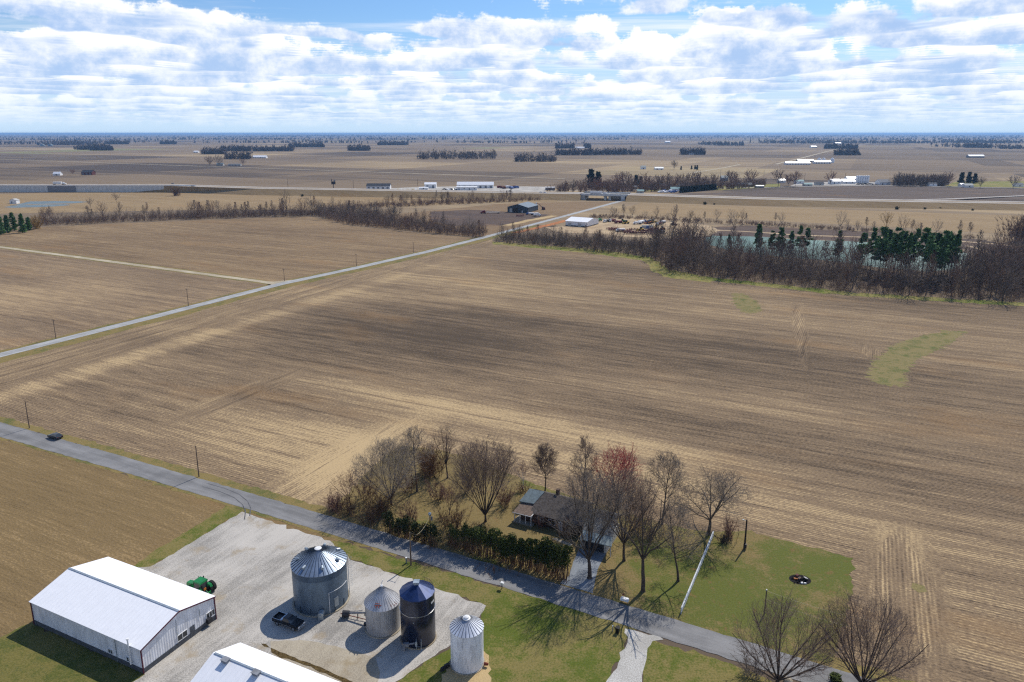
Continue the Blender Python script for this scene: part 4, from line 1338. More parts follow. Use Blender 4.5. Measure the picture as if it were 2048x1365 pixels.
def slab(pts, th, name, mat, parent):
    """a roof plane: its four corners and a thickness"""
    mb = MB()
    P = [Vector(q) for q in pts]
    mb.face_ids(P + [q - Vector((0, 0, th)) for q in P], [(0, 1, 2, 3), (7, 6, 5, 4), (0, 4, 5, 1), (1, 5, 6, 2), (2, 6, 7, 3), (3, 7, 4, 0)])
    return mb.build(name, mat, parent)


slab([(-4.3, 1.9, 4.9), (-4.3, -4.0, 2.62), (7.7, -4.0, 2.62), (7.7, 1.9, 4.9)], 0.16, "roof", M['shingle'], hs)
slab([(-6.9, 1.9, 4.9), (7.7, 1.9, 4.9), (7.7, 5.2, 3.2), (-6.9, 5.2, 3.2)], 0.16, "roof", M['shingle'], hs)
slab([(-6.9, 1.7, 5.05), (-7.7, -1.95, 3.55), (-4.35, -1.6, 3.62), (-3.3, 1.85, 5.07)], 0.22, "metal_roof", M['metal_blue'], hs)
slab([(-7.4, -1.7, 3.25), (-7.8, -5.0, 2.45), (-3.3, -4.9, 2.5), (-4.2, -1.5, 3.3)], 0.14, "porch_roof", M['shingle_brown'], hs)
MB().box((0.3, 3.0, 1.4), (13.4, 2.5, 2.8)).build("wall", M['brick'], hs)
mb = MB()
for x in (-7.5, -6.2, -4.9, -3.6):
    mb.box((x, -4.7, 1.2), (0.14, 0.14, 2.4))
mb.build("porch_post", M['white'], hs)
MB().box((-5.5, -3.6, 0.12), (4.6, 2.8, 0.24)).build("porch_floor", M['concrete'], hs)
MB().box((-3.38, -4.0, 2.53), (0.12, 2.0, 0.14)).box((-5.55, -4.98, 2.38), (4.6, 0.1, 0.12)).build("gutter", M['white'], hs)
for x in (-1.8, 0.8, 4.8):
    win(hs, x, 1.5, 1.5, 1.2, -3.6, 'x', -1, 2)
MB().box((2.8, -3.63, 1.05), (0.95, 0.08, 2.1)).build("door", M['white'], hs)
MB().box((-0.5, 2.6, 5.2), (0.7, 0.7, 1.4)).build("chimney", M['brick'], hs)
slab([(7.9, -0.4, 4.5), (8.6, -6.2, 3.25), (15.0, -6.0, 3.25), (14.2, -0.4, 4.5)], 0.14, "garage_roof", M['shingle_slate'], hs)
slab([(8.6, -6.22, 3.2), (9.4, -8.6, 2.55), (15.6, -8.4, 2.55), (15.0, -6.02, 3.2)], 0.14, "garage_roof", M['metal_blue'], hs)
slab([(7.9, -0.38, 4.5), (14.2, -0.38, 4.5), (14.2, 3.6, 3.0), (7.9, 3.6, 3.0)], 0.14, "garage_roof", M['shingle_slate'], hs)
MB().box((11.4, -3.3, 1.2), (5.6, 8.2, 2.4)).build("garage_wall", M['siding'], hs)
MB().box((11.4, -7.44, 1.05), (4.6, 0.08, 2.0)).build("garage_shade_panel", M['dark_steel'], hs)  # dark panel painted as the shadow in the open garage front
for x, y in ((9.6, -8.3), (15.3, -8.1)):
    MB().box((x, y, 1.2), (0.16, 0.16, 2.4)).build("carport_post", M['siding'], hs)

# ------------------------------------------------------------------ small things near the house
fe0, fe1 = at(1362, 1229), at(1426, 1074)
fd = fe1 - fe0
fn = thing("board_fence", "long peeling white board fence across the grass from the road to the field", "fence", fe0, math.atan2(fd.y, fd.x))
FL = fd.length
npost = 13
mbb = MB()
rr = random.Random(3)
for i in range(npost):
    MB().box((FL * i / (npost - 1), 0, 0.62), (0.13, 0.13, 1.3), rz=rr.uniform(-.1, .1)).build("post", M['fence'], fn)
for i in range(npost - 1):
    for zz in (0.42, 0.8, 1.16):
        x0, x1 = FL * i / (npost - 1), FL * (i + 1) / (npost - 1)
        mbb.box(((x0 + x1) / 2, -0.09 + rr.uniform(-.01, .01), zz + rr.uniform(-0.05, 0.05)), (x1 - x0 - 0.02, 0.03, 0.19), ry=rr.uniform(-0.02, 0.02))
    mbb.box(((x0 + x1) / 2, -0.02, 1.29 + rr.uniform(-0.02, 0.02)), (x1 - x0 - 0.03, 0.24, 0.035), ry=rr.uniform(-0.01, 0.01))
mbb.build("rail", M['fence'], fn)


def pole(label, base, top, mat, r=0.15, arm=None, group=None, extra=None, lean=0.0):
    g = at(*base)
    h = rise(base, top)
    t = thing("utility_pole", label, "utility pole", (g.x, g.y, 0), GA, group)
    MB().tube((0, 0, -0.2), (lean, 0, h), r, r * 0.7, 10).build("pole_shaft", mat, t)
    if arm:
        MB().box((lean, 0, h - 0.5), (0.1, 0.12, 0.12) if arm == 'n' else (arm, 0.12, 0.12)).build("crossarm", mat, t)
        mb = MB()
        for x in (-0.45 * arm, 0.0, 0.45 * arm):
            mb.tube((lean + x, 0, h - 0.45), (lean + x, 0, h - 0.22), 0.06, 0.04, 8)
        mb.build("insulator", M['grey'], t)
    return t, h


pole("bare utility pole beside the dark car at the field's left corner", (59, 857), 803, M['pole'])
pole("bare utility pole by the road left of the gravel yard entrance", (398, 954), 892, M['pole'])
p3, h3 = pole("wooden utility pole with a side arm on the grass beside the largest bin", (822, 1131), 1065, M['pole'], 0.17)
MB().box((0.75, 0.15, h3 - 0.25), (1.5, 0.08, 0.08)).build("side_arm", M['pole_dark'], p3)
p4, h4 = pole("yard light pole rising behind the evergreen hedge", (861, 1076), 1030, M['pole_dark'], 0.13)
MB().lathe([(0.10, h4 + 0.5), (0.30, h4 + 0.42), (0.34, h4 + 0.1), (0.22, h4 - 0.2)], 12).build("lamp", M['galv_plain'], p4)
MB().tube((0.35, 0.1, h4 - 0.4), (0.35, 0.1, h4 - 1.2), 0.2, n=10).build("transformer", M['grey'], p4)
p5, h5 = pole("thin grey pole with a pale tip rising behind the bare roadside tree", (1529, 1228), 1181, M['pole'], 0.13)
MB().tube((0, 0, h5), (0, 0, h5 + 0.18), 0.13, 0.1, 8).build("pole_cap", M['white'], p5)
p6, h6 = pole("dark utility pole with a meter box standing on the lawn edge right of the fence", (1489, 1097), 1040, M['pole_dark'], 0.2)
MB().box((0.1, -0.3, 0.7), (0.6, 0.45, 0.9)).build("meter_box", M['dark_steel'], p6)
MB().tube((0, 0, h6 - 0.3), (-0.6, 0.1, h6 - 0.2), 0.04, n=6).box((-0.7, 0.1, h6 - 0.25), (0.3, 0.2, 0.14)).build("lamp", M['galv_plain'], p6)
for i, (b, t, l) in enumerate([((112, 678), 639, "beyond the far road near the left edge"), ((377, 613), 578, "beyond the far road, second from the left edge"),
                               ((569, 563), 538, "beside the farm lane junction"), ((713, 533), 508, "beyond the far road past the lane junction"), ((827, 507), 485, "beyond the far road closest to the wood")]):
    pole("thin utility pole with a crossarm " + l, b, t, M['pole'], 0.15, arm=1.8)


def wire(label, a, b, sag=0.6, r=0.02, group=None):
    mb = MB()
    pr = None
    for i in range(15):
        t = i / 14
        q = Vector(a).lerp(Vector(b), t) - Vector((0, 0, 4 * sag * t * (1 - t)))
        if pr:
            mb.tube(pr, q, r, n=4, caps=False)
        pr = q
    o = mb.build("overhead_wire", M['wire'], None)
    return tag(o, label, "wire", group)


w5 = Vector((p5.location.x, p5.location.y, h5))
we = at(1790, 1330)
wire("upper of the two pale wires running right from the thin grey pole", w5 + Vector((0, 0, -0.1)), (we.x, we.y, 6.8))
wire("lower of the two pale wires running right from the thin grey pole", w5 + Vector((0, 0, -1.8)), (we.x, we.y, 4.8))
wire("wire looping from the side-armed pole up to the yard light pole", (p3.location.x + E1.x * 1.4, p3.location.y + E1.y * 1.4, h3 - 0.2), (p4.location.x, p4.location.y, h4 - 0.2), 0.8, 0.028)

g = at(816, 1127)
t = thing("pedestal", "grey telephone pedestal on a bare patch beside the side-armed pole", "pedestal", (g.x - 0.3, g.y, 0), 0.3)
MB().box((0, 0, 0.6), (0.28, 0.28, 1.2)).build("cabinet", M['galv_plain'], t)
MB().box((0, 0, 1.23), (0.34, 0.34, 0.08)).build("lid", M['white'], t)


def mailbox(label, base, mat, rz, post=True):
    g = at(*base)
    t = thing("mailbox", label, "mailbox", (g.x, g.y, 0), rz)
    MB().box((0, 0, 0.55), (0.12, 0.12, 1.1)).build("post", M['dark_steel'], t)
    MB().side([(-0.38, 1.02), (0.38, 1.02), (0.38, 1.24), (0.24, 1.40), (-0.24, 1.40), (-0.38, 1.24)], -0.22, 0.22).build("box", mat, t)
    return t


mailbox("white mailbox on a leaning post at the road edge beside the green lawn", (1004, 1178), M['white'], GA)
g = at(1249, 1206)
t = thing("mailbox", "wide white double mailbox by the road under the pollarded tree", "mailbox", (g.x, g.y, 0), GA)
MB().box((-0.5, 0, 0.25), (0.12, 0.12, 0.5)).box((0.5, 0, 0.25), (0.12, 0.12, 0.5)).build("post", M['red'], t)
MB().side([(-0.75, 0.5), (0.75, 0.5), (0.75, 0.8), (0.6, 0.95), (-0.6, 0.95), (-0.75, 0.8)], -0.35, 0.35).build("box", M['white'], t)
MB().box((-0.3, 0.05, 1.3), (0.06, 0.06, 0.9)).box((-0.3, 0.05, 1.6), (0.4, 0.05, 0.16)).build("flag", M['red'], t)
g = at(1235, 1266)
t = thing("trash_bin", "black wheeled trash bin at the end of the gravel driveway", "trash bin", (g.x, g.y, 0), GA)
MB().box((0, 0, 0.5), (0.55, 0.6, 1.0), taper=1.12).build("bin_body", M['black'], t)
MB().box((0, 0, 1.05), (0.68, 0.74, 0.08)).build("lid", M['black'], t)
g = at(1225, 1264)
t = thing("marker_post", "white marker post beside the black trash bin", "post", (g.x, g.y, 0), 0)
MB().tube((0, 0, 0), (0, 0, 1.0), 0.07, n=8).build("post", M['grey'], t)
MB().tube((0, 0, 1.0), (0, 0, 1.2), 0.1, n=8).build("cap", M['white'], t)

# burn pile in the ash circle
g = at(1602, 1161)
for nm, lab, mat, pos, size, rz, ry in (
        ("board", "pale square board leaning on the burn pile in the ash circle", 'siding', (0.85, 0.1, 0.45), (0.95, 0.75, 0.05), 0.5, 0.5),
        ("plank", "brown plank propped upright against the pale board on the burn pile", 'pole', (0.2, 0.05, 0.5), (0.3, 0.25, 0.9), 0.3, 0.3),
        ("cardboard_sheet", "tan sheet lying between plank and charred box on the burn pile", 'shingle_brown', (-0.25, 0.15, 0.4), (0.6, 0.5, 0.05), 0.2, -0.3),
        ("charred_box", "charred red brown box at the back of the burn pile", 'rustred', (-0.5, 0.75, 0.35), (0.7, 0.55, 0.6), 0.7, 0.0),
        ("brick_block", "orange brick lying at the left of the burn pile", 'orange', (-0.95, 0.2, 0.16), (0.7, 0.25, 0.22), -0.3, 0.0),
        ("white_bag", "left of two small white bags at the near rim of the ash circle", 'white', (-0.25, -1.05, 0.14), (0.42, 0.3, 0.26), 0.2, 0.0),
        ("white_bag", "right of two small white bags at the near rim of the ash circle", 'white', (0.3, -1.15, 0.12), (0.4, 0.25, 0.22), -0.2, 0.0)):
    mb = MB().box((0, 0, 0), size, ry=ry, taper=0.92).box((size[0] * 0.08, 0, size[2] * 0.3), (size[0] * 0.7, size[1] * 0.9, size[2] * 0.5), ry=ry, taper=0.8)
    o = mb.build(nm, M[mat], None, (g.x + pos[0], g.y + pos[1], pos[2] + Z_LAWN), rz)
    tag(o, lab, nm.split("_")[-1], "things heaped on the burn pile")
mb = MB()
rr = random.Random(11)
for i in range(60):
    a, d = rr.uniform(0, 6.3), abs(rr.gauss(0, 0.8))
    mb.box((g.x + d * math.cos(a), g.y + 0.75 * d * math.sin(a), Z_LAWN + 0.08 + rr.uniform(0, 0.15)), (rr.uniform(.15, .5), rr.uniform(.08, .2), rr.uniform(.05, .2)), rz=rr.uniform(0, 3), ry=rr.uniform(-.4, .4))
o = mb.build("charred_debris", M['soot'])
tag(o, "black charred debris filling the ash circle on the lawn", "debris", kind='stuff')

# ------------------------------------------------------------------ trees
def tubes_mesh(name, segs, sides=3):
    """many tapered twigs as one mesh; segs: rows of p(3) q(3) r0 r1"""
    a = np.array(segs, dtype=np.float64)
    p, q, r0, r1 = a[:, 0:3], a[:, 3:6], a[:, 6], a[:, 7]
    d = q - p
    d /= np.maximum(np.linalg.norm(d, axis=1, keepdims=True), 1e-6)
    ref = np.where(np.abs(d[:, 2:3]) > 0.9, np.array([[1.0, 0, 0]]), np.array([[0, 0, 1.0]]))
    u = np.cross(d, ref)
    u /= np.linalg.norm(u, axis=1, keepdims=True)
    w = np.cross(d, u)
    n = len(a)
    vs = np.zeros((n, 2 * sides, 3))
    for i in range(sides):
        t = 2 * math.pi * i / sides
        o = u * math.cos(t) + w * math.sin(t)
        vs[:, i] = p + o * r0[:, None]
        vs[:, sides + i] = q + o * r1[:, None]
    base = (np.arange(n) * 2 * sides)[:, None, None]
    fc = np.array([[i, (i + 1) % sides, sides + (i + 1) % sides, sides + i] for i in range(sides)])[None]
    return np_mesh(name, vs.reshape(-1, 3), (base + fc).reshape(-1, 4))


def np_mesh(name, v, f):
    me = bpy.data.meshes.new(name)
    k = f.shape[1]
    me.vertices.add(len(v))
    me.vertices.foreach_set('co', np.ascontiguousarray(v, dtype=np.float32).ravel())
    me.loops.add(f.size)
    me.loops.foreach_set('vertex_index', np.ascontiguousarray(f, dtype=np.int32).ravel())
    me.polygons.add(len(f))
    me.polygons.foreach_set('loop_start', np.arange(0, f.size, k, dtype=np.int32))
    me.polygons.foreach_set('loop_total', np.full(len(f), k, dtype=np.int32))
    me.update()
    me.validate()
    return me


def skeleton(seed, H, W, fork=0.22, limbs=6, tr=0.28, n=(0, 7, 6, 5), ang=(0, 32, 38, 42), up=0.10, wig=0.10, twig_r=0.015, shape='oval', leader=False, trunk_lvl=1, lratio=(1, 0.58, 0.56, 0.6)):
    """a bare tree: returns (trunk and limb segments, twig segments)"""
    r = random.Random(seed)
    TR, CR = [], []
    zc, zr = H * (0.5 + fork * 0.45), H * (0.5 - fork * 0.45) * 1.04
    if shape == 'vase':
        zc, zr = H * 0.66, H * 0.36
    def inside(q):
        zz = (q.z - zc) / zr
        if q.z < zc and shape == 'vase':
            lim = 0.35 + 0.65 * max(0.0, q.z / zc) ** 0.9
            return math.hypot(q.x, q.y) < W * 0.5 * lim * 1.05
        return (math.hypot(q.x, q.y) / (W * 0.5)) ** 2 + zz * zz < 1.0
    def rv():
        return Vector((r.gauss(0, 1), r.gauss(0, 1), r.gauss(0, 1)))
    def go(p, d, L, rad, lvl):
        ns = (6, 6, 4, 3, 2)[min(lvl, 4)]
        out = TR if lvl <= trunk_lvl else CR
        rad = max(rad, twig_r)
        r_end = max(twig_r * 0.8, rad * (0.30 if lvl else 0.5))
        kids = n[min(lvl, len(n) - 1)] if lvl >= 1 else 0
        last = lvl >= len(n) - 1
        acc = r.random()
        phi = r.uniform(0, 6.28)
        for s in range(ns):
            d = (d + rv() * wig + Vector((0, 0, up if lvl else 0))).normalized()
            q = p + d * (L / ns)
            ra = rad + (r_end - rad) * s / ns
            rb = rad + (r_end - rad) * (s + 1) / ns
            out.append((*p, *q, ra, rb))
            p = q
            if lvl >= 1 and not inside(p) and r.random() < 0.75:
                return
            if not last and s >= (1 if lvl == 1 else 0):
                acc += kids / (ns - 1 if lvl == 1 else ns)
                while acc >= 1:
                    acc -= 1
                    phi += 2.4 + r.uniform(-.4, .4)
                    t = R(ang[min(lvl + 1, 3)] * r.uniform(0.7, 1.35))
                    o = d.orthogonal().normalized()
                    o.rotate(Matrix.Rotation(phi, 3, d))
                    e = (d * math.cos(t) + o * math.sin(t)).normalized()
                    f = 1.0 - 0.45 * (s + 1) / ns
                    go(p, e, L * lratio[min(lvl + 1, 3)] * f * r.uniform(0.8, 1.25), rb * r.uniform(0.45, 0.62), lvl + 1)
    # trunk
    zf = H * fork
    p = Vector((0, 0, -0.2))
    d = Vector((r.gauss(0, .03), r.gauss(0, .03), 1)).normalized()
    k = 5
    TR.append((*p, *(p + Vector((0, 0, 0.5))), tr * 1.55, tr * 1.05))
    for s in range(k):
        q = p + d * (zf / k)
        TR.append((*p, *q, tr * (1.05 - 0.08 * s), tr * (0.97 - 0.08 * s)))
        p = q
        d = (d + rv() * 0.04).normalized()
    if leader:
        # a stem that runs on to the top with side limbs all the way
        Ll = H - zf
        steps = 12
        ph = r.uniform(0, 6)
        rad = tr * 0.62
        for s in range(steps):
            d = (d + rv() * 0.035 + Vector((0, 0, 0.06))).normalized()
            q = p + d * (Ll / steps)
            ra, rb = rad * (1 - s / steps * 0.9), rad * (1 - (s + 1) / steps * 0.9)
            TR.append((*p, *q, max(ra, twig_r), max(rb, twig_r)))
            p = q
            for _ in range(max(1, round(limbs / 6))):
                ph += 2.4
                t = R(ang[1] * r.uniform(0.8, 1.3) * (1.25 - 0.6 * s / steps))
                e = Vector((math.sin(t) * math.cos(ph), math.sin(t) * math.sin(ph), math.cos(t)))
                go(p, e, (W * 0.62) * (1.0 - 0.55 * s / steps) * r.uniform(0.75, 1.15), rb * 0.55, 1)
    else:
        for i in range(limbs):
            ph = 2 * math.pi * i / limbs + r.uniform(-.35, .35)
            t = R(ang[1] * r.uniform(0.45, 1.25)) if i else R(6)
            e = Vector((math.sin(t) * math.cos(ph), math.sin(t) * math.sin(ph), math.cos(t)))
            go(p, e, (H - zf) * r.uniform(0.85, 1.05), tr * r.uniform(0.34, 0.52), 1)
    return TR, CR


def bare_tree(label, base, top, width, mats=('bark', 'twig'), seed=1, group=None, tr=None, name="bare_tree", cat="tree", rz=None, **kw):
    g = at(*base)
    H = rise(base, top)
    dep = g.y * CP + CAM_H * SP
    W = 1.18 * width * dep / FPX
    tr = tr or max(0.12, H * 0.016)
    TR, CR = skeleton(seed, H, W, tr=tr, **kw)
    t = thing(name, label, cat, (g.x, g.y, 0), rz if rz is not None else random.Random(seed).uniform(0, 6), group)
    obj("trunk", tubes_mesh("trunk", TR, 7), M[mats[0]], t)
    obj("crown", tubes_mesh("crown", CR, 3), M[mats[1]], t)
    return t


VASE = dict(fork=0.10, limbs=12, n=(0, 12, 10, 7, 4), ang=(0, 34, 24, 30), up=0.05, wig=0.06, shape='vase')
OVAL = dict(fork=0.24, limbs=20, n=(0, 8, 7, 5, 3), ang=(0, 42, 36, 40), up=0.10, wig=0.07, leader=True)
SPREAD = dict(fork=0.24, limbs=8, n=(0, 11, 9, 7, 5), ang=(0, 58, 44, 46), up=0.05, wig=0.16)
NEAR = [
    ("small tangled bare tree at the yard's left corner next to the stubble", (699, 1004), 945, 58, dict(mats=('bark', 'twig_red'), fork=0.12, limbs=6, n=(0, 11, 9, 6), ang=(0, 40, 40, 42))),
    ("wide grey bare tree behind the left end of the evergreen hedge", (783, 1010), 890, 122, dict(mats=('bark_dark', 'twig_grey'), **{**VASE, 'ang': (0, 44, 32, 36), 'wig': 0.10})),
    ("tall gaunt bare tree standing behind the wide grey tree at the hedge", (834, 984), 856, 62, dict(mats=('bark', 'twig_grey'), fork=0.30, limbs=9, n=(0, 11, 9, 6), ang=(0, 44, 42, 44), wig=0.16, leader=True)),
    ("narrow bare tree with broken upright limbs at the back of the yard", (895, 957), 857, 50, dict(mats=('bark_dark', 'twig'), fork=0.28, limbs=7, n=(0, 9, 8, 5), ang=(0, 24, 34, 38), wig=0.12)),
    ("broad many-stemmed bare tree in the middle of the yard left of the house", (971, 1044), 894, 126, dict(mats=('bark_dark', 'twig'), **VASE)),
    ("small bare tree between the hedge and the broad many-stemmed tree", (899, 1030), 975, 40, dict(mats=('bark', 'twig_red'), fork=0.15, limbs=6, n=(0, 9, 8, 5), ang=(0, 30, 34, 38))),
    ("neat oval bare tree at the field edge behind the house's left end", (1090, 985), 890, 54, dict(mats=('bark_dark', 'twig'), **OVAL)),
    ("small leaning bare tree with pale stem left of the oval tree", (1046, 978), 925, 42, dict(mats=('white_bark', 'twig_red'), fork=0.3, limbs=5, n=(0, 9, 8, 5), ang=(0, 36, 40, 42))),
    ("tall slim bare tree rising in front of the house roof", (1163, 1046), 876, 66, dict(mats=('bark', 'twig'), **{**OVAL, 'fork': 0.16, 'limbs': 13})),
    ("bare tree with red budding crown behind the house", (1228, 1046), 901, 88, dict(mats=('bark', 'bud_red'), fork=0.3, limbs=8, n=(0, 13, 11, 8), ang=(0, 34, 38, 42), twig_r=0.03)),
    ("dense brown bare tree right of the garage in front of the red budding tree", (1248, 1122), 950, 104, dict(mats=('bark_dark', 'twig'), **{**VASE, 'fork': 0.22})),
    ("big low-forked bare tree on the road corner of the asphalt driveway", (1179, 1157), 958, 128, dict(mats=('bark_dark', 'twig_grey'), tr=0.42, **{**VASE, 'fork': 0.20, 'limbs': 8, 'n': (0, 11, 9, 6, 4)})),
    ("pollarded bare tree with thick bare trunk and upright limbs by the double mailbox", (1286, 1183), 992, 84, dict(mats=('bark_dark', 'bark'), tr=0.40, fork=0.34, limbs=7, n=(0, 8, 7, 5), ang=(0, 36, 38, 40), wig=0.15)),
    ("round bare tree between the pollarded tree and the board fence", (1356, 1163), 1004, 92, dict(mats=('bark_dark', 'twig_grey'), **{**OVAL, 'limbs': 14, 'ang': (0, 50, 40, 42)})),
    ("tall oval bare tree at the field edge behind the round bare tree", (1324, 1049), 909, 76, dict(mats=('bark', 'twig_grey'), **{**OVAL, 'limbs': 13, 'ang': (0, 38, 32, 36)})),
    ("wide spreading bare tree at the far end of the board fence", (1417, 1068), 942, 142, dict(mats=('bark', 'twig_grey'), tr=0.4, **SPREAD)),
    ("left of the two round bare trees along the bottom right road", (1555, 1368), 1226, 156, dict(mats=('bark_dark', 'twig'), tr=0.3, **{**VASE, 'fork': 0.07, 'limbs': 14, 'ang': (0, 42, 28, 32), 'n': (0, 11, 9, 6, 3), 'twig_r': 0.012})),
    ("right of the two round bare trees along the bottom right road", (1724, 1378), 1222, 162, dict(mats=('bark_dark', 'twig'), tr=0.3, **{**VASE, 'fork': 0.07, 'limbs': 14, 'ang': (0, 42, 28, 32), 'n': (0, 11, 9, 6, 3), 'twig_r': 0.012})),
]
M['white_bark'] = bark_mat("pale_bark", srgb(176, 172, 166), srgb(214, 212, 206))
for i, (lab, b, tp_, w, kw) in enumerate(NEAR):
    bare_tree(lab, b, tp_, w, seed=100 + i * 7, **kw)


def shrub(label, base, top, width, mat, seed, stems=26, name="shrub", cat="shrub", group=None, twig_r=0.02, kids=7):
    g = at(*base)
    H = rise(base, top)
    dep = g.y * CP + CAM_H * SP
    W = width * dep / FPX
    r = random.Random(seed)
    seg = []
    for i in range(stems):
        a, t = r.uniform(0, 6.28), R(r.uniform(4, 42))
        p = Vector((r.gauss(0, W * 0.14), r.gauss(0, W * 0.14), -0.1))
        d = Vector((math.sin(t) * math.cos(a), math.sin(t) * math.sin(a), math.cos(t)))
        L = H * r.uniform(0.6, 1.05)
        for s in range(4):
            q = p + d * L / 4
            seg.append((*p, *q, twig_r * (2.2 - s * 0.4), twig_r * (1.8 - s * 0.4)))
            d = (d + Vector((r.gauss(0, .12), r.gauss(0, .12), r.gauss(0, .06)))).normalized()
            p = q
            for k in range(kids):
                e = (d + Vector((r.gauss(0, .5), r.gauss(0, .5), r.gauss(0, .3)))).normalized()
                l2 = L * r.uniform(0.1, 0.3)
                m = p + e * l2
                if m.z > 0:
                    seg.append((*p, *m, twig_r, twig_r * 0.6))
    o = obj(name, tubes_mesh(name, seg, 3), M[mat], None, (g.x, g.y, 0))
    return tag(o, label, cat, group)


shrub("dense reddish brown bush clump at the back of the yard between two gaunt trees", (862, 952), 893, 62, 'brush', 5, 90)
shrub("low dark brush at the yard's left corner by the road", (672, 1022), 992, 70, 'twig_red', 6, 60)
shrub("brown brush under the wide grey tree behind the hedge", (760, 1030), 985, 70, 'brush', 7, 60)
shrub("leafless twiggy bush beside the dark utility pole at the field edge", (1458, 1078), 1038, 42, 'twig_red', 8, 26)
shrub("dark brush heap at the foot of the twiggy bush by the utility pole", (1448, 1086), 1068, 36, 'bark_dark', 9, 30)
shrub("pale bare shrub on the lawn left of the two roadside trees", (1506, 1352), 1310, 56, 'twig_grey', 10, 24)
shrub("brown brush below the broad many-stemmed tree", (905, 1052), 1020, 90, 'brush', 12, 60)
shrub("dark bush at the foot of the small pale-stemmed tree", (1048, 985), 965, 30, 'twig_red', 13, 22)


def leaf_cloud(seed, n, fn, size, flat=0.0):
    """n small leaf sprays: crossed triangles placed by fn(r) -> (position, outward direction)"""
    r = random.Random(seed)
    v, f = [], []
    for i in range(n):
        p, o = fn(r)
        s = size * r.uniform(0.6, 1.4)
        a = Vector((r.gauss(0, 1), r.gauss(0, 1), r.gauss(0, 1) * (1 - flat))).normalized()
        b = (o + Vector((r.gauss(0, .5), r.gauss(0, .5), r.gauss(0, .5)))).normalized()
        a = (a - b * a.dot(b)).normalized()
        k = len(v)
        v += [p - a * s * 0.5, p + a * s * 0.5, p + b * s * 1.3 + a * s * r.uniform(-.3, .3)]
        f.append((k, k + 1, k + 2))
    return np.array([tuple(q) for q in v]), np.array(f)


# evergreen hedge: a row of arborvitae, bare brown stems below, green sprays above
def cedar(label, loc, H, W, seed, mat='cedar', group=None, low=0.30, leaf_n=1500):
    t = thing("arborvitae", label, "hedge tree", loc, 0, group)
    r = random.Random(seed)
    seg = []
    for i in range(34):
        a = r.uniform(0, 6.28)
        p = Vector((r.gauss(0, W * .22), r.gauss(0, W * .22), -0.1))
        q = p + Vector((math.cos(a) * W * .2, math.sin(a) * W * .2, H * r.uniform(0.4, 0.8)))
        seg.append((*p, *q, 0.055, 0.025))
    obj("trunk", tubes_mesh("trunk", seg, 4), M['brush'], t)
    n_leaf = leaf_n
    blobs = [(Vector((r.gauss(0, W * .16), r.gauss(0, W * .16), H * (low + 0.12 + (0.9 - low - .12) * k / 9))), W * r.uniform(0.22, 0.40) * (1.15 - 0.45 * k / 9)) for k in range(10)]
    def fn(rr):
        c, s = rr.choice(blobs)
        d = Vector((rr.gauss(0, 1), rr.gauss(0, 1), rr.gauss(0, 1))).normalized()
        return c + Vector((d.x, d.y, d.z * 1.5)) * s * rr.uniform(0.6, 1.15), (d + Vector((0, 0, 0.8))).normalized()
    v, f = leaf_cloud(seed, n_leaf, fn, 0.22)
    v[:, 2] = np.minimum(v[:, 2], H)
    obj("crown", np_mesh("crown", v, f), M[mat], t)
    return t


h0, h1 = at(900, 1090), at(1128, 1158)
NH = 15
for i in range(NH):
    f = i / (NH - 1)
    q = h0.lerp(h1, f) + E2 * random.Random(i).uniform(-0.5, 0.5)
    H = 4.6 + 2.9 * f + random.Random(i + 50).uniform(-.9, .6)
    where = "first" if i == 0 else "last" if i == NH - 1 else "inner"
    lab = {"first": "arborvitae at the left end of the long evergreen hedge", "last": "tallest arborvitae at the right end of the long evergreen hedge", "inner": "arborvitae inside the long evergreen hedge along the road"}[where]
    cedar(lab, q, H, random.Random(i + 80).uniform(2.1, 3.3), 300 + i, 'cedar', "arborvitae of the long hedge", 0.30 if i > 5 else 0.42, 2300 if i > 6 else 250 + 240 * i)
h0, h1 = at(780, 1066), at(868, 1090)
for i in range(6):
    q = h0.lerp(h1, i / 5) + E2 * random.Random(i + 9).uniform(-0.4, 0.4)
    cedar("dark arborvitae in the short ragged hedge left of the yard light pole", q, 4.6 + random.Random(i).uniform(-.7, .5), 2.4, 340 + i, 'cedar_dark', "arborvitae of the short hedge", 0.25, 900)
for i, (x, b, tp_, w, m_) in enumerate([(730, 1000, 950, 60, 'twig_red'), (812, 985, 940, 50, 'brush'), (700, 1030, 1000, 60, 'brush'), (880, 1000, 965, 46, 'twig_red'), (935, 985, 940, 60, 'twig'), (740, 1050, 1015, 60, 'brush'), (820, 1050, 1010, 46, 'twig_red'), (850, 940, 900, 44, 'twig_red'), (1010, 1010, 970, 44, 'twig_red'), (960, 1080, 1050, 60, 'brush'), (1085, 1055, 1030, 40, 'twig_red'), (1130, 1075, 1045, 36, 'brush'), (1270, 1060, 1020, 44, 'twig_red'), (1300, 1075, 1040, 44, 'twig')]):
    shrub("tangled leafless brush growing in the unmown part of the house yard", (x, b), tp_, w, m_, 60 + i, 34, group="brush in the house yard", twig_r=0.016, kids=9)
shrub("dead leaf litter and stems along the foot of the hedge", (1010, 1132), 1118, 210, 'brush', 21, 60)
g = at(1672, 1366)
cedar("low round green shrub at the foot of the right roadside tree", g, 1.2, 1.8, 371, 'cedar', None, 0.0)
g = at(1576, 1366)
mb = MB().lathe([(0.55, 0), (0.75, 0.25), (0.6, 0.6), (0.25, 0.8)], 10)
o = mb.build("boulder", M['concrete'], None, (g.x, g.y, 0))
tag(o, "tan boulder at the foot of the left roadside tree", "boulder")

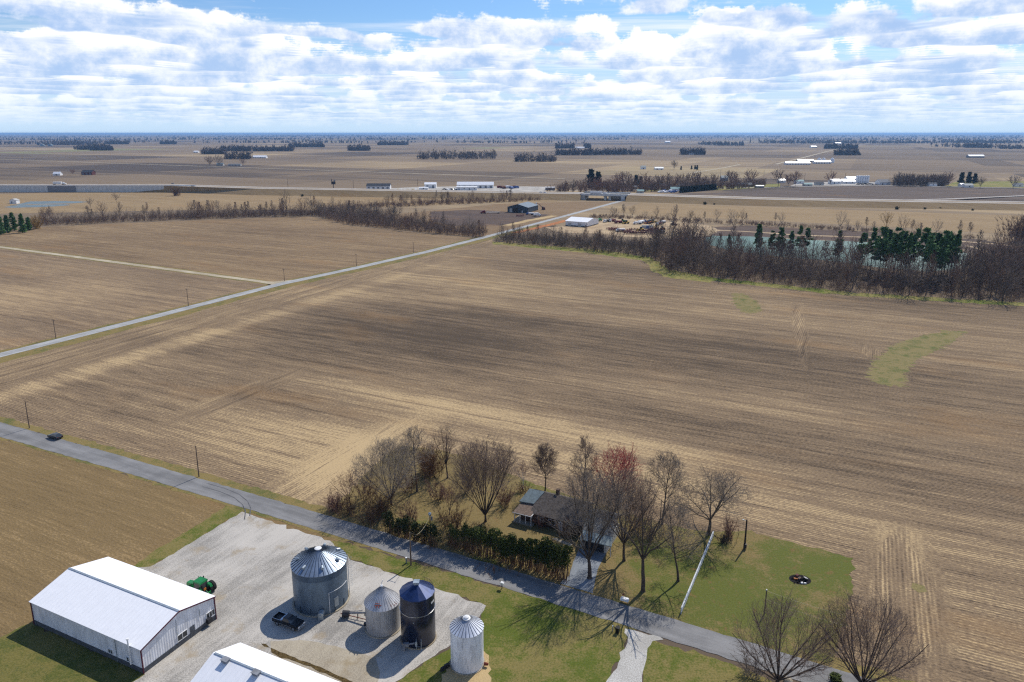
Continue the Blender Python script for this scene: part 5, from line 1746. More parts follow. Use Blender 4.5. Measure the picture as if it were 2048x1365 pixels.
# ------------------------------------------------------------------ woods in the middle distance
def wood_tree_mesh(seed, H, W, twig=0.05, dense=1.0, **kw):
    cfg = dict(fork=0.2, limbs=7, n=(0, 9, 8), ang=(0, 38, 42, 46), up=0.08, wig=0.12, twig_r=twig, tr=H * 0.015 + 0.05)
    cfg.update(kw)
    TR, CR = skeleton(seed, H, W, **cfg)
    return tubes_mesh("bare_tree", TR + CR, 3)


WOODV = [wood_tree_mesh(500 + i, H, W, 0.06, fork=fk, limbs=lb, leader=ld) for i, (H, W, fk, lb, ld) in enumerate([
    (14, 7, .2, 8, False), (13, 6, .3, 10, True), (15, 8, .15, 9, False), (12, 7, .12, 8, False), (16, 6, .34, 10, True), (11, 8, .1, 9, False), (14, 9, .2, 9, False), (13, 5, .3, 10, True)])]


def in_poly(q, P):
    x, y = q.x, q.y
    c = False
    j = len(P) - 1
    for i in range(len(P)):
        if (P[i].y > y) != (P[j].y > y) and x < (P[j].x - P[i].x) * (y - P[i].y) / (P[j].y - P[i].y) + P[i].x:
            c = not c
        j = i
    return c


def scatter(poly_px, n, seed, mind):
    P = line_at(poly_px)
    r = random.Random(seed)
    xs, ys = [p.x for p in P], [p.y for p in P]
    out = []
    tries = 0
    while len(out) < n and tries < 40000:
        tries += 1
        q = Vector((r.uniform(min(xs), max(xs)), r.uniform(min(ys), max(ys)), 0))
        if in_poly(q, P) and all((q - o).length > mind for o in out):
            out.append(q)
    return out


def wood(poly, n, seed, label, group, mind=4.0, smin=0.75, smax=1.15, mats=('wood_bark', 'wood_bark_red')):
    r = random.Random(seed)
    for q in scatter(poly, n, seed, mind):
        me = r.choice(WOODV)
        s = r.uniform(smin, smax)
        o = bpy.data.objects.new("bare_tree", me)
        COL.objects.link(o)
        if not me.materials:
            me.materials.append(M[mats[0]])
        o.material_slots[0].link = 'OBJECT'
        o.material_slots[0].material = M[r.choice(mats)]
        o.location = q
        o.rotation_euler.z = r.uniform(0, 6.28)
        o.scale = (s, s, s * r.uniform(0.9, 1.1))
        tag(o, label, "tree", group)


def undergrowth(poly, n, seed, label, hmin=1.5, hmax=5.0, mat='wood_bark_red', r0=0.06, per=7):
    """brush nobody could count between the trunks"""
    r = random.Random(seed)
    seg = []
    for q in scatter(poly, n, seed, 0.0):
        for k in range(per):
            a, t = r.uniform(0, 6.28), R(r.uniform(0, 45))
            L = r.uniform(hmin, hmax)
            p = q + Vector((r.gauss(0, .7), r.gauss(0, .7), -0.1))
            m = p + Vector((math.sin(t) * math.cos(a), math.sin(t) * math.sin(a), math.cos(t))) * L
            seg.append((*p, *m, r0, r0 * 0.5))
            for f in (0.35, 0.5, 0.65, 0.8, 0.92):
                e = p.lerp(m, f)
                m2 = e + Vector((r.gauss(0, .8), r.gauss(0, .8), r.gauss(0.5, .4))).normalized() * L * r.uniform(0.2, 0.5)
                if m2.z > 0:
                    seg.append((*e, *m2, r0 * 0.7, r0 * 0.45))
    o = obj("woodland_undergrowth", tubes_mesh("woodland_undergrowth", seg, 3), M[mat])
    return tag(o, label, "undergrowth", kind='stuff')


WRA = [(988, 486), (1100, 496), (1200, 507), (1300, 518), (1318, 492), (1200, 483), (1100, 476), (1010, 474)]
WRB = [(1300, 518), (1335, 545), (1420, 556), (1560, 571), (1700, 585), (1860, 596), (2048, 606), (2110, 600), (2110, 520), (1960, 530), (1930, 552), (1860, 558), (1750, 548), (1650, 536), (1540, 526), (1430, 512), (1380, 492), (1318, 488)]
WC = [(1940, 560), (2048, 580), (2110, 580), (2110, 500), (2030, 505), (1960, 522)]
LAB = "bare grey brown tree crowded in the wood between big field and turquoise pit water"
GRP = "bare trees of the wood beside the turquoise water"
wood(WRA, 34, 41, LAB, GRP, 4.6, 0.7, 1.0)
wood(WRB, 92, 40, LAB, GRP, 4.8, 1.25, 1.85)
undergrowth(WRA, 620, 42, "tangled brown brush filling the left end of the wood beside the far road", 1.5, 5.5, 'wood_bark', 0.06, 5)
undergrowth(WRA, 300, 44, "slender saplings massed in the left end of the wood beside the far road", 4.0, 9.0, 'wood_bark', 0.07, 2)
undergrowth(WRB, 1300, 43, "tangled brown brush filling the wood beside the turquoise water", 1.5, 6.0, 'wood_bark_red', 0.06, 5)
undergrowth(WRB, 1500, 48, "slender grey saplings massed in the wood beside the turquoise water", 8.0, 18.0, 'wood_bark', 0.07, 2)
undergrowth(WC, 300, 49, "tall slender grey trees massed at the right end of the wood", 9.0, 18.0, 'wood_bark_red', 0.08, 2)
WL1 = [(82, 453), (300, 443), (520, 435.5), (640, 433), (640, 424), (520, 426), (300, 434), (82, 443)]
undergrowth(WL1, 420, 45, "slender saplings massed in the long belt beyond the left field", 5.0, 11.0, 'wood_bark', 0.08, 2)
WL2 = [(630, 435), (700, 451), (800, 461), (900, 471), (965, 477), (975, 464), (900, 456), (800, 440), (720, 424), (640, 424)]
undergrowth(WL2, 560, 46, "slender saplings massed in the wood before the dark barn", 5.0, 11.0, 'wood_bark', 0.08, 2)
WL3 = [(640, 424), (760, 416), (900, 410), (1040, 404), (1085, 401), (1080, 397), (900, 402), (740, 410), (640, 418)]
wood(WL1, 42, 51, "bare tree in the long tree belt along the far edge of the left field", "bare trees of the left field belt", 4.0, 0.8, 1.3)
undergrowth(WL1, 900, 52, "brown brush under the long tree belt beyond the left field", 1.5, 6.0, 'wood_bark_red', 0.07, 4)
wood(WL2, 44, 53, "bare tree in the thick wood left of the far road before the dark barn", "bare trees of the wood before the dark barn", 4.2, 0.8, 1.2, ('wood_bark', 'wood_bark_red', 'twig_grey'))
undergrowth(WL2, 1100, 54, "brown brush filling the wood before the dark barn", 1.5, 6.5, 'wood_bark_red', 0.07, 4)
wood(WL3, 22, 55, "bare tree in the row behind the dark barn below the highway", "bare trees behind the dark barn", 4.0, 0.75, 1.15)
undergrowth(WL3, 500, 56, "brown brush in the row behind the dark barn", 1.2, 4.0, 'wood_bark_red', 0.08, 6)
undergrowth(WL3, 260, 47, "slender saplings massed in the row behind the dark barn", 5.0, 9.0, 'wood_bark_red', 0.09, 2)
WB = [(1180, 436), (1300, 441), (1420, 447), (1560, 455), (1700, 463), (1850, 473), (1950, 479), (1950, 474), (1850, 468), (1700, 458), (1560, 450), (1420, 442), (1300, 436), (1180, 431)]
wood(WB, 30, 57, "bare tree in the thin row between equipment yard and dry meadow", "bare trees of the thin row above the pit", 5.0, 0.6, 1.1, ('wood_bark', 'twig_grey'))
undergrowth(WB, 420, 58, "low brush along the thin tree row above the pit", 1.0, 3.5, 'wood_bark_red', 0.08, 6)
for lab, b, tpx, w, m_ in (("bare tree by itself right of the grey pond", (181, 415.5), 396, 15, 'wood_bark'), ("bare tree on the meadow below the retaining wall's end", (233, 404.5), 385, 16, 'wood_bark'),
                           ("broad yellowish bare tree above the pines at the right", (1773, 462), 426, 44, 'willow'), ("pair-topped bare tree standing out of the left belt near its middle", (574, 428), 381, 26, 'wood_bark'),
                           ("lone bare tree right of the pair-topped tree in the left belt", (626, 428), 388, 24, 'twig_grey')):
    g = at(*b)
    H = rise(b, tpx)
    me = wood_tree_mesh(int(b[0]), H, w * (g.y * CP + CAM_H * SP) / FPX, 0.09)
    o = obj("bare_tree", me, M[m_], None, g)
    tag(o, lab, "tree")
shrub("large reddish bare thicket at the right edge above the wood", (2042, 484), 436, 90, 'wood_bark_red', 31, 90, twig_r=0.09)
shrub("golden brown willow bush beside the left spruces", (74, 458), 434, 26, 'willow', 32, 40, twig_r=0.07)
shrub("bush on the highway bank right of the retaining wall", (352, 392), 375, 28, 'wood_bark_red', 33, 30, twig_r=0.12)


def conifer_mesh(seed, H, W, bare=0.3, n=1300, size=0.9, trunk=0.25, top=0.12):
    r = random.Random(seed)
    tiers = []
    z = H * bare
    while z < H * 0.98:
        if bare > 0.2 and r.random() < 0.18:
            z += H * 0.04
            continue
        f = (z - H * bare) / (H * (1 - bare))
        rad = W * 0.5 * (1 - f * (1 - top)) * r.uniform(0.5, 1.2) * (0.75 + 0.5 * min(1, f * 4) if bare > 0.1 else 1)
        for k in range(4):
            tiers.append((z, rad * r.uniform(0.6, 1.0), r.uniform(0, 6.28)))
        z += H * 0.045
    def fn(rr):
        z, rad, a = rr.choice(tiers)
        d = rad * rr.random() ** 0.6
        aa = a + rr.gauss(0, 0.25)
        return Vector((d * math.cos(aa), d * math.sin(aa), z + d * 0.12 + rr.gauss(0, 0.25))), Vector((math.cos(aa), math.sin(aa), 0.25)).normalized()
    v, f = leaf_cloud(seed, n, fn, size, 0.4)
    nv = len(v)
    seg = tubes_mesh("tmp", [(0, 0, -0.2, 0, 0, H * 0.95, trunk, 0.05)], 5)
    tv = np.zeros(len(seg.vertices) * 3)
    seg.vertices.foreach_get('co', tv)
    tv = tv.reshape(-1, 3)
    tf = []
    for p in seg.polygons:
        a, b, c, d = p.vertices
        tf += [(a, b, c), (a, c, d)]
    bpy.data.meshes.remove(seg)
    return (v, f), (tv, np.array(tf))


PV = []
for i, (H, W, ba) in enumerate([(24, 7.5, .40), (22, 6.0, .50), (25, 9, .36), (18, 6, .30), (26, 6.5, .44), (20, 8, .34), (23, 5.5, .42)]):
    (v, f), (tv, tf) = conifer_mesh(700 + i, H, W, ba, 1150, 0.85)
    PV.append((np_mesh("crown", v, f), np_mesh("trunk", tv, tf), H))


def pine(label, base, top, group, k):
    g = at(*base)
    H = rise(base, top)
    cm, tm, h = PV[k % len(PV)]
    t = thing("pine_tree", label, "pine tree", g, (k * 1.7) % 6.28, group)
    w_ = random.Random(k * 13).uniform(0.75, 1.25)
    t.scale = (H / h * w_, H / h * w_, H / h)
    for nm, me, mt in (("crown", cm, 'pine'), ("trunk", tm, 'bark_dark')):
        o = bpy.data.objects.new(nm, me)
        COL.objects.link(o)
        o.parent = t
        if not me.materials:
            me.materials.append(M[mt])
    return t


rr = random.Random(77)
for i, (x, b, tpx) in enumerate([(1722, 540, 466), (1740, 548, 458), (1757, 556, 452), (1770, 546, 460), (1786, 560, 456), (1800, 551, 462), (1816, 558, 470), (1826, 548, 458), (1842, 563, 459), (1856, 552, 464), (1868, 560, 468), (1880, 566, 462), (1893, 556, 470), (1903, 568, 460), (1750, 538, 472), (1734, 534, 480), (1716, 545, 474), (1764, 552, 470), (1780, 541, 466), (1794, 545, 474), (1808, 566, 466), (1836, 540, 472), (1850, 570, 474), (1874, 572, 472), (1888, 547, 464), (1898, 560, 478)]):
    pine("tall dark pine in the close stand at the right of the turquoise water", (x, b), tpx, "pines of the close stand", i)
for i, (x, b, tpx, lab) in enumerate([(1514, 520, 449, "slim pine by itself at the left of the pine row"), (1541, 526, 462, "left pine of the pair beside the slim lone pine"), (1558, 526, 455, "right pine of the pair beside the slim lone pine"), (1579, 522, 462, "short pine between the two pine pairs"),
                                      (1596, 524, 452, "left pine of the second pair over the water"), (1611, 522, 458, "right pine of the second pair over the water"), (1673, 538, 460, "pine by itself between the pair and the close stand"), (1457, 504, 470, "smallest pine at the left end of the turquoise water")]):
    pine(lab, (x, b), tpx, "pines along the turquoise water", i + 3)
for i, (x, b, tpx) in enumerate([(2, 470, 428), (16, 466, 432), (28, 462, 426), (46, 466, 428), (58, 461, 436)]):
    g = at(x, b)
    H = rise((x, b), tpx)
    (v, f), (tv, tf) = conifer_mesh(740 + i, H, H * 0.55, 0.06, 1300, 1.0)
    t = thing("spruce_tree", "broad dark spruce in the clump at the left edge of the field", "spruce tree", g, i, "spruces at the left field edge")
    obj("crown", np_mesh("crown", v, f), M['pine'], t)
    obj("trunk", np_mesh("trunk", tv, tf), M['bark_dark'], t)

# ------------------------------------------------------------------ buildings farther off
def long_house(name, label, cat, x0, x1, yb, h, risez, wall, roof, depth=10.0, group=None, door=None):
    """a gabled building seen along its long side from x0 to x1 (photo columns) with its foot at row yb"""
    A, B = at(x0, yb), at(x1, yb + 0.0)
    d = (B - A).normalized()
    n = Vector((-d.y, d.x, 0))
    t, w = gable(name, label, cat, B, B + n * depth, (B - A).length, h, risez, M[wall], M[roof], 0.4, group, 0.2)
    L = (B - A).length
    if door:
        # doors and windows on the side facing us (local x = 0)
        k = max(1, int(L / 7))
        for i in range(k):
            y = L * (i + 0.5) / k
            if door == 'win' and i % 2 == 0:
                MB().box((-0.06, y, h * 0.55), (0.1, min(1.6, L / k * 0.5), 1.2)).box((-0.1, y, h * 0.55 - 0.65), (0.12, min(1.8, L / k * 0.55), 0.1)).build("window", M['glass'], t)
            else:
                MB().box((-0.06, y, h * 0.36), (0.1, min(3.2 if door == 'big' else 1.0, L / k * 0.6), h * 0.7)).box((-0.1, y, h * 0.72), (0.12, min(3.4 if door == 'big' else 1.2, L / k * 0.7), 0.12)).build("door", M['grey' if door == 'big' else 'dark_steel'], t)
    return t


# the dark barn and the white shed in the clearing
A, B, C_ = at(1015, 424.6), at(1056, 426.4), at(1073, 420.6)
n = (B - A).normalized()
n = Vector((-n.y, n.x, 0))
hb = rise((1056, 426.4), 415.9)
t, w = gable("barn", "dark slate blue steel barn with open front in the clearing by the far road", "barn", A, B, (C_ - B).dot(n), hb, 3.2, M['slate_barn'], M['slate_roof'], 0.4, None, 0.2)
MB().box((w * 0.17, -0.1, 2.0), (3.0, 0.14, 4.0)).build("door", M['siding'], t)
MB().box((w * 0.40, -0.1, 2.4), (5.4, 0.14, 4.8)).box((w * 0.40, -0.16, 4.9), (5.8, 0.12, 0.2)).build("doorway_shade_panel", M['black'], t)  # black panel on the closed wall, painted as the shade inside a doorway
MB().box((w * 0.72, -0.1, 1.1), (1.0, 0.12, 2.2)).build("door", M['white'], t)
A, B, C_ = at(1131, 452), at(1174, 455), at(1192, 448.5)
d = (B - A).normalized()
nn = Vector((-d.y, d.x, 0))
hw = rise((1174, 455), 445.2)
t, w = gable("shed", "white steel shed with black base beside the far road and equipment yard", "shed", B, B + nn * max(12.0, (C_ - B).dot(nn)), (B - A).length, hw, 2.4, M['white_wall'], M['white_roof'], 0.4, None, 0.2)
LL = (B - A).length
MB().box((-0.03, LL / 2, 0.45), (0.1, LL, 0.9)).box((w / 2, -0.03, 0.45), (w, 0.1, 0.9)).build("wainscot", M['wainscot'], t)
for f in (0.34, 0.82):
    MB().box((-0.06, LL * f, 1.5), (0.1, 3.2, 3.0)).build("door", M['siding'], t)

# strip along the highway
long_house("workshop", "long white workshop with a dark roof beyond the highway", "building", 733, 780, 379, 4.6, 3.6, 'white_far', 'dark_roof', 12, door='big')
long_house("warehouse", "tall white warehouse with pale roof between workshop and long arched shed", "building", 849, 872, 377, 6.0, 2.4, 'white_far', 'white_roof', 12, door='big')
long_house("box_store", "low flat white building in front of the tall white warehouse", "building", 838, 856, 380, 3.0, 0.8, 'white_far', 'white_roof', 6, door='win')
long_house("arched_shed", "very long pale arched shed beside the truck lot", "building", 914, 987, 377, 5.2, 4.0, 'white_far', 'white_roof', 14, door='big')
long_house("office", "low white building attached before the long arched shed", "building", 913, 954, 381, 4.6, 1.0, 'white_far', 'white_far', 8, door='win')
long_house("fuel_station", "flat roofed white building left of the village trees by the highway", "building", 1091, 1110, 381, 4.0, 0.6, 'grey', 'white_far', 10, door='win')
g = at(667, 378)
t = thing("billboard", "dark roadside billboard on a single post beyond the highway", "billboard", g, 0.2)
hbb = rise((667, 378), 359)
MB().tube((0, 0, 0), (0, 0, hbb - 3), 0.5, n=8).build("post", M['dark_steel'], t)
MB().box((0.3, 0, hbb - 5.4), (6.2, 0.7, 4.2)).box((-2.2, 0, hbb - 1.6), (1.2, 0.5, 3.0)).build("panel", M['dark_steel'], t)
MB().box((2.0, 0, hbb - 2.0), (2.2, 0.5, 2.2)).build("panel", M['grey'], t)

# the village and grain yard
for lab, x0, x1, yb, h, rz_, wl_, rf_, dp in [
        ("small teal roofed house at the left of the village by the highway", 1275, 1288, 387, 3.0, 1.8, 'siding', 'teal_roof', 8),
        ("pale grey roofed village house among the left bare trees", 1260, 1274, 379, 3.0, 2.2, 'siding', 'grey_roof', 9),
        ("grey roofed village house left of the dark hedge row", 1319, 1331, 375, 3.2, 2.4, 'white_far', 'grey_roof', 9),
        ("wide teal roofed house behind the parked campers", 1342, 1361, 383, 3.2, 2.6, 'white_far', 'teal_roof', 10),
        ("dark roofed village house behind the wide teal roofed house", 1357, 1376, 377, 3.4, 2.8, 'siding', 'dark_roof', 10),
        ("small white garage at the end of the dark evergreen row", 1368, 1378, 383, 3.0, 1.4, 'white_far', 'grey_roof', 7),
        ("white gabled house half hidden by village trees", 1408, 1418, 371, 4.0, 2.2, 'white_far', 'grey_roof', 9),
        ("tall blue grey two storey house at the back of the village", 1443, 1456, 363, 6.0, 3.4, 'grey', 'metal_blue', 10),
        ("grey ranch house right of the round bare village tree", 1475, 1489, 372, 3.0, 2.0, 'siding', 'grey_roof', 9),
        ("blue grey gabled house beside the grey ranch house", 1489, 1504, 374, 3.4, 2.6, 'grey', 'metal_blue', 9),
        ("low shed with bright white roof before the brown hedge", 1512, 1528, 376, 2.6, 1.0, 'grey', 'white_roof', 7),
        ("white house behind the pair of bare trees", 1558, 1571, 366, 4.0, 2.2, 'white_far', 'white_roof', 9),
        ("long pale teal shop right of the pair of bare trees", 1592, 1608, 368, 4.2, 2.0, 'white_far', 'teal_roof', 10),
        ("small teal house at the right end of the pale shop", 1609, 1625, 373, 3.0, 1.8, 'siding', 'teal_roof', 9),
        ("grey house beside the grain yard entrance", 1632, 1648, 371, 3.0, 2.2, 'siding', 'dark_roof', 9),
        ("left white barn of the grain yard", 1664, 1682, 369, 5.0, 3.0, 'white_far', 'white_roof', 16),
        ("middle white barn of the grain yard", 1686, 1711, 368, 4.0, 3.2, 'white_far', 'white_roof', 18),
        ("back white barn of the grain yard beside the tank row", 1695, 1713, 363, 5.0, 2.6, 'white_far', 'white_roof', 14),
        ("big grey white shed right of the tank row", 1760, 1781, 370, 4.0, 4.0, 'white_far', 'grey_roof', 18),
        ("white house in front of the right bare grove", 1859, 1874, 373, 4.0, 1.6, 'white_far', 'dark_roof', 9),
        ("white garage end of the blue grey roofed house on the lawn", 1922, 1930, 374, 3.2, 2.0, 'white_far', 'white_roof', 9),
        ("blue grey roofed white house on the bright lawn", 1930, 1947, 375.5, 3.2, 2.4, 'white_far', 'metal_blue', 10),
        ("white house at the right edge beyond the lawn", 2032, 2047, 374, 3.4, 2.2, 'white_far', 'grey_roof', 9)]:
    long_house("village_house" if 'barn' not in lab and 'shed' not in lab else "farm_shed", lab, "building", x0, x1, yb, h, rz_, wl_, rf_, dp, door='win')
for i in range(6):
    g = at(1713.5 + i * 4.4, 366)
    rad, hh = 1.9, rise((1725, 366), 351.5)
    mb = MB().lathe([(rad, 0), (rad, hh - 0.8), (rad * 0.5, hh - 0.1), (0.3, hh)], 16)
    mb.tube((rad + 0.1, 0, 0), (rad + 0.1, 0, hh), 0.12, n=5)
    o = mb.build("bulk_tank", M['white_far'], None, g)
    tag(o, "tall white bulk tank standing in the close row at the grain yard", "tank", "white bulk tanks of the grain yard")

# farms out on the plain
for lab, x0, x1, yb, h, rz_, wl_, rf_, dp in [
        ("faded red barn alone on the far field at the left", 163, 184, 350.5, 5, 4.5, 'red_barn', 'dark_roof', 14),
        ("small white house left of the faded red barn", 106, 120, 351.5, 3.5, 3.5, 'white_far', 'white_roof', 9),
        ("white shed far left before the distant farm grove", 387, 396, 306, 5, 3, 'white_far', 'white_roof', 16),
        ("white farmhouse of the distant left farm", 407, 418, 308.5, 7, 6, 'white_far', 'white_far', 16),
        ("low white barn beside the white farmhouse of the left farm", 420, 432, 308.5, 5, 3, 'white_far', 'white_roof', 16),
        ("white gambrel barn right of the distant left farm", 437, 446, 308, 7, 6, 'white_far', 'white_roof', 16),
        ("blue white house under bare trees by the gravel road", 433, 446, 332, 4, 3, 'siding', 'metal_blue', 10),
        ("low grey shed under bare trees by the gravel road", 456, 481, 332, 3, 2, 'siding', 'grey_roof', 9),
        ("white barn beyond the gravel road trees", 505, 532, 317, 4, 5, 'white_far', 'white_roof', 18),
        ("tiny white barn far left on the dark field", 218, 224, 301, 7, 5, 'white_far', 'white_roof', 18),
        ("white barn at the small copse in front of the bridge woods", 1151, 1169, 297.5, 5, 4, 'white_far', 'white_roof', 25),
        ("small white house beyond the village beside a long white shed", 1282, 1292, 339, 5, 3, 'white_far', 'metal_blue', 10),
        ("long white shed beyond the village", 1310, 1327, 340, 3.5, 2.5, 'white_far', 'white_roof', 12),
        ("white house in the far copse of dark trees", 1379, 1388, 310, 5, 4, 'white_far', 'white_roof', 16),
        ("front long white poultry barn at the right", 1572, 1621, 330, 4.5, 3.5, 'white_far', 'white_roof', 16),
        ("back long white poultry barn at the right", 1596, 1628, 325, 4.5, 3.5, 'grey', 'white_roof', 16),
        ("bright white barn under the three domed bins", 1630, 1662, 328, 5, 4, 'white_far', 'white_roof', 18),
        ("small white shed far up the plain at the right", 1623, 1634, 296, 6, 5, 'white_far', 'white_roof', 30),
        ("white shed near the horizon at the right", 1671, 1683, 289, 8, 6, 'white_far', 'white_roof', 40),
        ("green roofed farmhouse among dark trees at the right", 1686, 1699, 310.5, 5, 4, 'siding', 'teal_roof', 18),
        ("grey white barn alone on the right plain", 1938, 1969, 316, 5.5, 4.5, 'grey', 'white_roof', 18),
        ("tiny white barn near the horizon right of centre", 1331, 1341, 286.5, 9, 7, 'white_far', 'white_roof', 40)]:
    long_house("farm_building", lab, "building", x0, x1, yb, h, rz_, wl_, rf_, dp, door='big')
for x, lab in ((1638, "left domed white bin above the bright white barn"), (1647, "middle domed white bin above the bright white barn"), (1664, "tallest domed white bin right of the bright white barn")):
    g = at(x, 326)
    o = MB().lathe([(6, 0), (6, 9), (3, 12.5), (0.5, 14)], 20).lathe([(1, 14), (1, 15)], 8).build("grain_bin", M['white_far'], None, g)
    tag(o, lab, "grain bin")
for x, lab in ((85, "left pale blue domed bin near the left horizon"), (101, "right pale blue domed bin near the left horizon")):
    g = at(x, 293)
    o = MB().lathe([(14, 0), (14, 9), (8, 15), (0.5, 17)], 20).lathe([(1.5, 17), (1.5, 18)], 8).build("grain_bin", M['metal_blue'], None, g)
    tag(o, lab, "grain bin")
g = at(23, 408)
t, w = gable("pond_shed", "small pale shed at the left end of the grey pond", "shed", g + Vector((-2, 0, 0)), g + Vector((6, 0, 0)), 6, 4.2, 1.6, M['white_far'], M['siding'], 0.3)
MB().box((w * 0.3, -0.1, 1.6), (1.2, 0.12, 2.4)).build("door", M['grey'], t)

# ------------------------------------------------------------------ village trees, evergreens, far woods
VILV = [wood_tree_mesh(560 + i, H, W, 0.16, fork=fk, limbs=lb, n=(0, 9, 8)) for i, (H, W, fk, lb) in enumerate([(16, 14, .2, 8), (14, 12, .16, 8), (18, 15, .2, 9), (13, 10, .2, 8)])]


def far_tree(x, yb, top, label, group, mat, k):
    g = at(x, yb)
    H = rise((x, yb), top)
    me = VILV[k % len(VILV)]
    if not me.materials:
        me.materials.append(M['wood_bark'])
    o = bpy.data.objects.new("bare_tree", me)
    COL.objects.link(o)
    o.material_slots[0].link = 'OBJECT'
    o.material_slots[0].material = M[mat]
    o.location = g
    s = H / (16, 14, 18, 13)[k % 4]
    o.scale = (s * 1.15, s * 1.15, s)
    o.rotation_euler.z = k * 2.1
    return tag(o, label, "tree", group)


rr = random.Random(88)
for i, x in enumerate([1130, 1146, 1162, 1178, 1198, 1216, 1232, 1248, 1262, 1290, 1300, 1318, 1334, 1350, 1366, 1384, 1396, 1410, 1424, 1460, 1500, 1468, 1556, 1576, 1590, 1660]):
    yb = (384 if x < 1240 else 381 if x < 1300 else 378 if x < 1430 else 371) + rr.uniform(-3, 3)
    hgt = rr.uniform(24, 36) * (0.8 if x < 1180 else 1)
    far_tree(x, yb, yb - hgt, "bare tree among the village houses beyond the highway", "bare trees of the village", rr.choice(['wood_bark', 'wood_bark_red', 'twig_red', 'wood_bark_red']), i)
for i, x in enumerate([1796, 1806, 1816, 1828, 1842, 1852, 1862, 1872, 1884, 1896]):
    far_tree(x, 372 + rr.uniform(-3, 1), 346 + rr.uniform(-3, 4), "bare tree of the grove right of the grain yard", "bare trees of the grove by the grain yard", rr.choice(['wood_bark', 'wood_bark_red']), i)
for lab, x, yb, tp_, m_ in [("rounded bare tree right of the blue grey roofed house on the lawn", 1960, 376, 355, 'wood_bark'), ("bare tree left of the white house at the right edge", 2026, 377, 352, 'wood_bark'),
                            ("left fan-shaped bare tree by the gravel road", 420, 333, 313, 'wood_bark_red'), ("right fan-shaped bare tree by the gravel road", 438, 333, 311, 'wood_bark'),
                            ("low spreading bare tree over the grey shed by the gravel road", 486, 332, 318, 'wood_bark_red'), ("bushy reddish tree between white house and red barn", 146, 350.5, 339, 'twig_red'),
                            ("bare tree beyond the village beside the dark evergreens", 1348, 340, 322, 'wood_bark'), ("yellowish willow among the village houses", 1232, 383, 369, 'willow'), ("pale yellow willow above the village lawns", 1352, 372, 358, 'willow')]:
    far_tree(x, yb, tp_, lab, None, m_, int(x))
(v, f), (tv, tf) = conifer_mesh(790, 14, 9, 0.05, 900, 1.6)
ECM, ETM = np_mesh("crown", v, f), np_mesh("trunk", tv, tf)
ECM.materials.append(M['far_green'])
ETM.materials.append(M['bark_dark'])
for i, (x, yb, tp_, lab) in enumerate([(1182, 374, 340, "left of the two big dark evergreens in the village"), (1196, 374, 345, "right of the two big dark evergreens in the village"), (1272, 372, 351, "dark evergreen before the village farm field"), (1281, 373, 354, "shorter dark evergreen beside the one before the village field"),
                                     (1922, 368, 346, "left dark spruce behind the house on the lawn"), (1937, 367, 345, "middle dark spruce behind the house on the lawn"), (1949, 367, 348, "right dark spruce behind the house on the lawn"), (1383, 339, 332, "left of three distant dark evergreens beyond the village"), (1390, 339, 331, "middle of three distant dark evergreens beyond the village"), (1394, 340, 331, "right of three distant dark evergreens beyond the village"), (1362, 340, 333, "small pointed evergreen beyond the village shed")]):
    g = at(x, yb)
    s = rise((x, yb), tp_) / 14
    t = thing("evergreen_tree", lab, "evergreen tree", g, i)
    t.scale = (s, s, s)
    obj("crown", ECM, None, t)
    obj("trunk", ETM, None, t)
for i in range(14):
    g = at(1362 + i * 5.2, 386 - i * 0.45)
    t = thing("hedge_evergreen", "dark evergreen in the clipped row before the village lawn", "hedge tree", g, i, "evergreens of the village row")
    s = rise((1380, 386), 374) / 14
    t.scale = (s * 1.3, s * 1.3, s)
    obj("crown", ECM, None, t)
    obj("trunk", ETM, None, t)


undergrowth([(1090, 384), (1180, 386), (1240, 388), (1300, 384), (1420, 381), (1530, 376), (1530, 366), (1400, 370), (1300, 373), (1180, 374)], 620, 61, "dark scrub and garden trees between the village houses", 3.0, 12.0, 'wood_bark_red', 0.2, 5)
undergrowth([(1785, 372), (1895, 373), (1895, 364), (1790, 364)], 240, 62, "scrub under the grove right of the grain yard", 4.0, 13.0, 'wood_bark', 0.2, 5)


